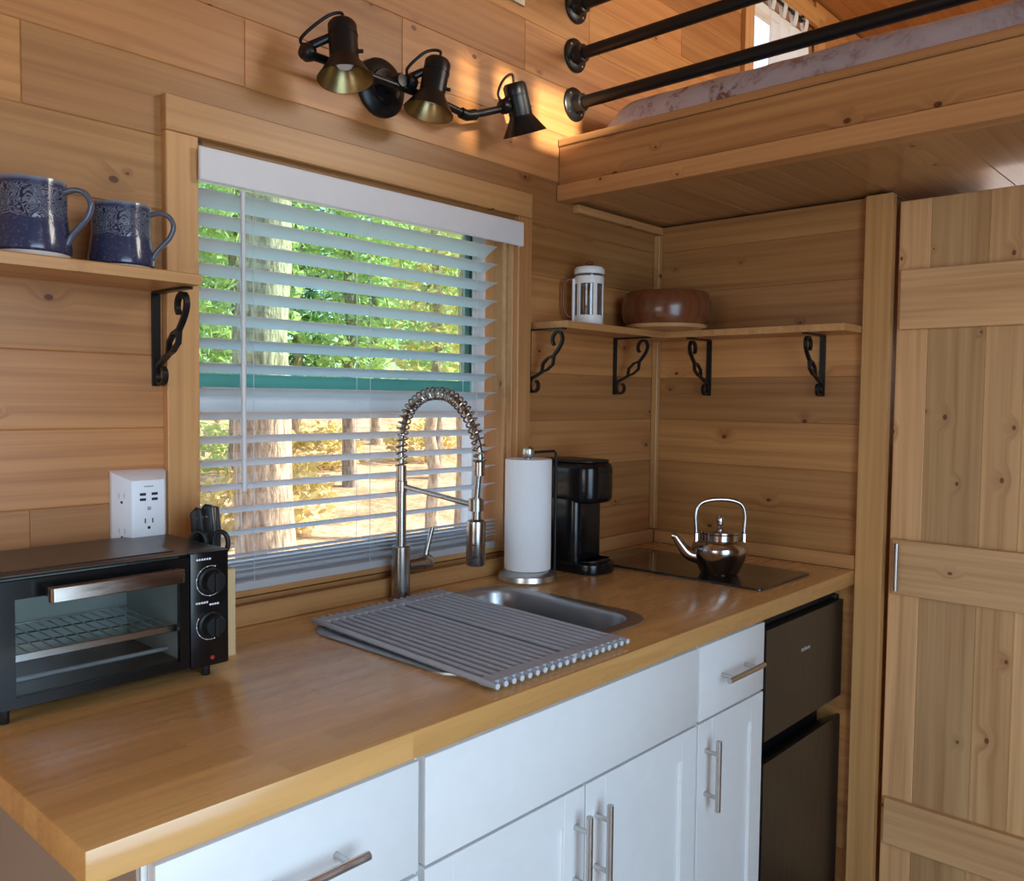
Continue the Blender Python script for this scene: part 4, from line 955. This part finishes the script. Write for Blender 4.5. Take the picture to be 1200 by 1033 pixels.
# ------------------------------------------------------------------ coffee press and bowl on the corner shelf
fpz = 1.5584
pr_ = tag(empty('coffee_press', (1.543, -0.072, fpz)), 'white-framed glass coffee press on the corner shelf', 'coffee press'); pr_.rotation_euler = (0, 0, -0.83)
lathe('beaker', [(0, 0.010), (0.033, 0.010), (0.0345, 0.013), (0.0345, 0.135), (0.0325, 0.135), (0.0325, 0.014), (0, 0.013)], M['glass_press'], pr_, 32)
lathe('base_ring', [(0, 0), (0.038, 0), (0.039, 0.002), (0.039, 0.026), (0.0355, 0.026), (0.0352, 0.006), (0, 0.006)], M['press_white'], pr_, 36)
lathe('upper_ring', [(0.0355, 0.110), (0.0395, 0.110), (0.0395, 0.130), (0.0355, 0.130)], M['press_white'], pr_, 36, closed=True)
lathe('lid', [(0, 0.1365), (0.040, 0.1365), (0.041, 0.139), (0.041, 0.149), (0.036, 0.155), (0, 0.157)], M['press_white'], pr_, 36)
lathe('knob', [(0.002, 0.157), (0.002, 0.160), (0.010, 0.161), (0.013, 0.166), (0.010, 0.171), (0, 0.172)], M['press_red'], pr_, 20)
for a in (0.35, -0.9, -2.1, 2.2, 1.3): box('bar', (-0.0055, -0.0015, 0.02), (0.0055, 0.0015, 0.115), M['press_white'], pr_, 0.0005).matrix_local = Matrix.Rotation(a, 4, 'Z') @ Matrix.Translation((0, -0.0375, 0))
box('front_panel', (-0.046, -0.012, 0.0), (-0.0385, 0.012, 0.125), M['press_white'], pr_, 0.002)
tube('handle', catmull([(-0.040, 0, 0.120), (-0.058, 0, 0.122), (-0.068, 0, 0.105), (-0.068, 0, 0.050), (-0.058, 0, 0.026), (-0.040, 0, 0.022)], 6), 0.0038, M['press_red'], pr_, 10)
bw = tag(empty('wooden_bowl', (1.812, -0.146, fpz)), 'round reddish-brown wooden bowl in the corner of the shelf', 'bowl')
lathe('bowl', [(0, 0.010), (0.116, 0.014), (0.1255, 0.030), (0.128, 0.055), (0.1265, 0.080), (0.119, 0.102), (0.115, 0.106), (0.110, 0.104), (0.118, 0.080), (0.119, 0.05), (0.105, 0.024), (0, 0.020)], M['bowl'], bw, 64)
lathe('foot', [(0, 0), (0.098, 0), (0.113, 0.0045), (0.1165, 0.0138), (0, 0.0098)], M['bowl_band'], bw, 64)

# ------------------------------------------------------------------ spotlight bar
sp_ = tag(empty('wall_spotlight', (0.880, 0, 2.026)), 'black wall spotlight bar with three adjustable heads above the window', 'spotlight')
SO = sp_.location.copy()
lathe('wall_plate', [(0, 0), (0.062, 0), (0.062, 0.010), (0.056, 0.016), (0.038, 0.020), (0.036, 0.026), (0, 0.028)], M['black_metal'], sp_, 40, (0, -0.0005, 0), (0, -1, 0))
lathe('stem', [(0, 0), (0.016, 0), (0.016, 0.05), (0.013, 0.055), (0, 0.056)], M['black_metal'], sp_, 20, (0, -0.024, 0), (0, -1, 0))
tube('bar', [(-0.245, -0.068, -0.012), (-0.12, -0.068, -0.010), (0.10, -0.068, -0.012), (0.196, -0.070, -0.022)], 0.0085, M['black_metal'], sp_, 14)
tube('swivel_arm', [(0.196, -0.070, -0.022), (0.235, -0.075, -0.010), (0.318, -0.090, 0.022)], 0.0085, M['black_metal'], sp_, 14)
tube('swivel_joint', [(0.180, -0.069, -0.0205), (0.196, -0.070, -0.023), (0.222, -0.073, -0.015)], 0.0125, M['black_metal'], sp_, 16)
def spot(top, axis, pivot, label, hl=0.078, r=0.0280):
    t = Vector(top) - SO; a = Vector(axis).normalized(); pv = Vector(pivot) - SO
    h = lathe('lamp_head', [(0, -0.002), (r * 0.80, -0.001), (r, 0.006), (r, hl * 0.32), (r * 1.04, hl * 0.33), (r * 1.04, hl * 0.36), (r, hl * 0.37), (r, hl), (r * 0.9, hl)], M['black_metal'], sp_, 32, t, a); h['label'] = label
    e = t + a * hl
    lathe('shade', [(r * 0.98, -0.006), (r * 1.06, 0.0), (0.054, 0.038), (0.0535, 0.0385), (r * 1.0, 0.0008)], M['black_metal'], h, 40, e, a)
    lathe('reflector', [(0.0, -0.010), (r * 0.9, -0.010), (r * 0.96, 0.0), (0.0528, 0.0378)], M['brass'], h, 40, e, a)
    lathe('bulb', [(0, 0.014), (0.014, 0.012), (0.0185, 0.006), (0.0185, -0.009)], M['bulb'], h, 24, e, a)
    # yoke from the bar to the side of the head, and the cord that loops over
    mid = t + a * hl * 0.55; side = (pv - mid); side = (side - a * side.dot(a)).normalized()
    anchor = mid + side * (r * 0.95)
    box_ = tube('yoke', [anchor + a * (-0.012), pv + Vector((0, 0, 0.010)), pv], [0.0085, 0.0085, 0.010], M['black_metal'], h, 8)
    lathe('knob', [(0, -0.013), (0.0145, -0.011), (0.0180, 0), (0.0145, 0.011), (0, 0.013)], M['black_metal'], h, 18, pv, (1, 0, 0))
    tube('cord', catmull([pv + side * 0.004 + Vector((0, 0, 0.006)), pv + side * 0.010 - a * 0.030, t + side * 0.030 - a * 0.012, t - a * 0.020, t + a * 0.002], 6), 0.0032, M['black_metal'], h, 8)
    lathe('thumbscrew', [(0, 0.010), (0.004, 0.009), (0.004, 0)], M['black_metal'], h, 10, t + a * hl * 0.75 - side * r, -side)
    return h
spot((0.704, -0.105, 2.080), (-0.06, -0.18, -1.0), (0.648, -0.072, 2.016), 'left head, turned to show its brass reflector')
spot((0.952, -0.110, 2.080), (-0.20, 0.05, -1.0), (0.905, -0.072, 2.030), 'middle head')
spot((1.208, -0.095, 2.105), (0.41, 0.02, -1.0), (1.183, -0.088, 2.046), 'right head, turned edge-on')

# ------------------------------------------------------------------ loft railing, bedding, curtain
for i, (z, lab) in enumerate(((2.164, 'lowest black pipe rail along the loft edge'), (2.295, 'middle black pipe rail of the loft railing'), (2.426, 'topmost black pipe rail of the loft railing'))):
    r = tag(empty('pipe_rail', (1.5555, 0, z)), lab, 'railing', 'black pipe rails of the loft')
    lathe('pipe', [(0.0165, 0.034), (0.0165, 2.40), (0, 2.40)], M['black_metal'], r, 20, (0, 0, 0), (0, -1, 0))
    f = lathe('flange', [(0, 0), (0.045, 0), (0.045, 0.005), (0.043, 0.007), (0.026, 0.010), (0.0235, 0.014), (0.0235, 0.034), (0.0185, 0.036), (0.0165, 0.036)], M['black_metal'], r, 32, (0, -0.0005, 0), (0, -1, 0))
    for k in range(4):
        a = PI / 4 + k * PI / 2; lathe('screw', [(0, 0.002), (0.003, 0.0018), (0.0042, 0)], M['chrome'], f, 12, (0.034 * math.cos(a), -0.0085, 0.034 * math.sin(a)), (0, -1, 0))
def bedding():
    prof = [(1.585, 2.056), (1.578, 2.078), (1.582, 2.105), (1.592, 2.130), (1.612, 2.152), (1.645, 2.168), (1.70, 2.178), (1.85, 2.186), (2.10, 2.19), (2.45, 2.19), (2.7, 2.186), (2.74, 2.15), (2.745, 2.056)]
    ny = 90; vs, fs = [], []; m = len(prof)
    for j in range(ny + 1):
        t = j / ny; y = -0.07 - 2.2 * t; e = min(1.0, t / 0.035, (1 - t) / 0.03); e = math.sin(e * PI / 2) * 0.75 + 0.25
        for x, z in prof:
            h = 2.056 + (z - 2.056) * e
            n = noise.noise(Vector((x * 7, y * 5, z * 9))) * 0.011 + noise.noise(Vector((x * 18, y * 16, z * 20))) * 0.005
            vs.append((x + n * (1 if x < 1.65 and z > 2.06 else 0), y, h + (n if z > 2.06 else 0)))
    for j in range(ny):
        for i in range(m - 1): a = j * m + i; fs.append((a, a + 1, a + m + 1, a + m))
    fs.append(tuple(range(m))); fs.append(tuple(range(ny * m, (ny + 1) * m)))
    fs += [(j * m, (j + 1) * m, (j + 1) * m + m - 1, j * m + m - 1) for j in range(ny)]
    b = bmesh.new(); bv = [b.verts.new(v) for v in vs]
    for f in fs: b.faces.new([bv[i] for i in f])
    return bm_obj('comforter', b, M['bed'], None, 60)
tag(bedding(), 'pale floral comforter over the loft bed behind the railing', 'bedding')
cu = tag(empty('curtain', (2.75, -0.055, 2.8)), 'white tab-top cotton curtain drawn over the loft window', 'curtain')
vs, fs = [], []; nx_, nz_ = 72, 14
CX0, CX1 = -0.150, 0.235
for s in (0, 1):
    for j in range(nz_ + 1):
        for i in range(nx_ + 1):
            u = i / nx_; w = j / nz_; x = CX0 + (CX1 - CX0) * u
            topz = -0.035 - 0.050 * abs(math.sin(u * PI * 4)) - 0.10 * max(0, (u - 0.72) / 0.28)
            z = topz + (-0.575 - topz) * w
            y = 0.013 * math.sin(u * 30 + w * 1.5) * (0.5 + 0.6 * w) + (0.0012 if s else 0)
            vs.append((x, y, z))
    o_ = s * (nx_ + 1) * (nz_ + 1)
    for j in range(nz_):
        for i in range(nx_):
            a = o_ + j * (nx_ + 1) + i; q = (a, a + 1, a + nx_ + 2, a + nx_ + 1); fs.append(q if s else tuple(reversed(q)))
mesh_obj('cloth', vs, fs, M['cloth_white'], cu, 70)
for i in range(4):      # tabs loop over the rod without touching it
    x = CX0 + 0.008 + (CX1 - CX0) * i * 0.235
    vs, fs = tube_geo(catmull([(x, -0.003, -0.045), (x, -0.010, -0.012), (x, -0.0095, 0.004), (x, 0.0, 0.0105), (x, 0.0095, 0.004), (x, 0.010, -0.012), (x, 0.004, -0.045)], 5), 1, 4, flat=(0.013, 0.0008, (1, 0, 0))); mesh_obj('tab', vs, fs, M['cloth_white'], cu)
rd = tag(empty('curtain_rod', (2.62, -0.055, 2.80)), 'thin black curtain rod with a knob end over the loft window', 'curtain rod')
tube('rod', [(-0.25, 0, 0), (0.22, 0, 0)], 0.006, M['black_metal'], rd, 10)
lathe('finial', [(0, 0), (0.008, 0.001), (0.014, 0.012), (0.010, 0.022), (0, 0.026)], M['black_metal'], rd, 16, (0.22, 0, 0), (1, 0, 0))
tube('rod_bracket', [(-0.20, 0.053, -0.02), (-0.20, 0.02, -0.02), (-0.20, 0, 0)], 0.005, M['black_metal'], rd, 8)
ms = tag(empty('metal_strip', (1.30, 0, 2.362)), 'small steel strip on the plank wall above the right spotlight', 'metal strip')
box('plate', (-0.045, -0.006, -0.008), (0.045, -0.0005, 0.020), M['nickel'], ms, 0.0015)
for x in (-0.03, 0.03): lathe('screw', [(0, 0.0015), (0.003, 0.001), (0.0035, 0)], M['chrome'], ms, 10, (x, -0.006, 0.006), (0, -1, 0))

# ------------------------------------------------------------------ outdoors, seen through the blind
def gz(x, y): return -0.75 + 0.055 * max(0, y - 2) + 0.12 * noise.noise(Vector((x * 0.25, y * 0.25, 0)))
gv, gf = [], []; NX, NY = 60, 60
for j in range(NY + 1):
    for i in range(NX + 1):
        x = -20 + 70 * i / NX; y = 0.12 + 55 * (j / NY) ** 1.5; gv.append((x, y, gz(x, y)))
for j in range(NY):
    for i in range(NX): a = j * (NX + 1) + i; gf.append((a, a + 1, a + NX + 2, a + NX + 1))
gr = mesh_obj('ground', gv, gf, M['ground'], None, 60); struct(gr, 'leaf-strewn ground outside the kitchen window', 'ground')
def tree(x, y, r, h, bark, leafmat, crown_c, crown_r, nleaf, size, label, seed, name='forest_tree', group='trees outside the window', lean=0.0):
    R = random.Random(seed); z0 = gz(x, y)
    t = tag(empty(name, (x, y, z0)), label, 'tree', group)
    if r > 0:
        n = 14; path = [(lean * h * (i / n) ** 1.3 + 0.05 * R.uniform(-1, 1) * (i > 0), 0.04 * R.uniform(-1, 1), -0.15 + h * i / n) for i in range(n + 1)]
        vs, fs = tube_geo(path, [r * (1.25 if i == 0 else 1.0 - 0.55 * i / n) for i in range(n + 1)], 14)
        for v in vs: v += Vector((R.uniform(-1, 1), R.uniform(-1, 1), 0)) * r * 0.06
        mesh_obj('trunk', vs, fs, M[bark], t, 80)
    if nleaf:
        vs, fs = [], []
        for i in range(nleaf):
            while True:
                p = Vector((R.uniform(-1, 1), R.uniform(-1, 1), R.uniform(-1, 1)))
                if 0.15 < p.length < 1 and noise.noise(p * 2.1 + Vector((seed, 0, 0))) > -0.18: break
            c = Vector(crown_c) + Vector((p.x * crown_r[0], p.y * crown_r[1], p.z * crown_r[2]))
            a = Vector((R.uniform(-1, 1), R.uniform(-1, 1), R.uniform(-1, 1))).normalized(); b2 = a.orthogonal().normalized(); s = size * R.uniform(0.6, 1.3); k = len(vs)
            vs += [c - a * s, c + b2 * s * 0.5, c + a * s, c - b2 * s * 0.5]; fs.append((k, k + 1, k + 2, k + 3))
        f = mesh_obj('foliage', vs, fs, M[leafmat], t); f['kind'] = 'stuff'
    return t
tree(3.66, 5.0, 0.27, 9.0, 'bark', 'leaf', (0, 0, 7.6), (1.8, 1.5, 1.0), 700, 0.13, 'thick sunlit tree trunk close outside the left half of the window', 1)
tree(6.05, 5.0, 0.11, 7.0, 'bark', 'leaf', (0.0, 0, 6.0), (0.5, 0.5, 0.8), 300, 0.12, 'slender pale tree trunk outside the right side of the window', 2, lean=0.01)
tree(7.35, 6.9, 0.09, 7.0, 'bark', 'leaf_gold', (0.0, 0, 3.3), (0.75, 0.7, 1.5), 1100, 0.08, 'young tree with golden leaves outside the right of the window', 3, lean=0.01)
for k, (x, y, lf, lab) in enumerate(((6.9, 11.0, 'leaf', 'leafy green tree nearest behind the thick trunk'), (9.1, 11.0, 'leaf', 'leafy green tree outside the middle of the window'), (11.4, 11.2, 'leaf', 'leafy green tree outside the right edge of the window'))):
    tree(x, y, 0.13, 8.0, 'bark_dark', lf, (0, 0, 3.9), (1.02, 1.1, 2.5), 3000, 0.10, lab, 30 + k)
for k, (x, y, lf, lab) in enumerate(((9.85, 17.0, 'leaf', 'tall green tree leftmost in the far woods'), (12.2, 17.3, 'leaf_dark', 'tall dark green tree second from left in the far woods'), (14.5, 17.0, 'leaf', 'tall green tree in the centre of the far woods'), (16.8, 17.4, 'leaf_gold', 'tall golden tree right of centre in the far woods'), (19.1, 17.0, 'leaf', 'tall green tree rightmost in the far woods'))):
    tree(x, y, 0.15, 9.0, 'bark', lf, (0, 0, 4.9), (1.1, 1.5, 4.1), 3600, 0.15, lab, 40 + k)
for i, (x, y, lab) in enumerate(((5.6, 8.0, 'low golden bush beside the thick trunk'), (10.2, 13.4, 'low golden bush in front of the far woods'), (12.9, 13.4, 'low golden bush at the right of the far woods'), (8.3, 14.0, 'low green bush in front of the far woods'))):
    tree(x, y, 0.0, 1, 'bark', 'leaf_gold' if i < 3 else 'leaf', (0, 0, 0.45), (0.9, 0.8, 0.55), 700, 0.09, lab, 20 + i, 'woodland_bush', 'bushes outside the window')
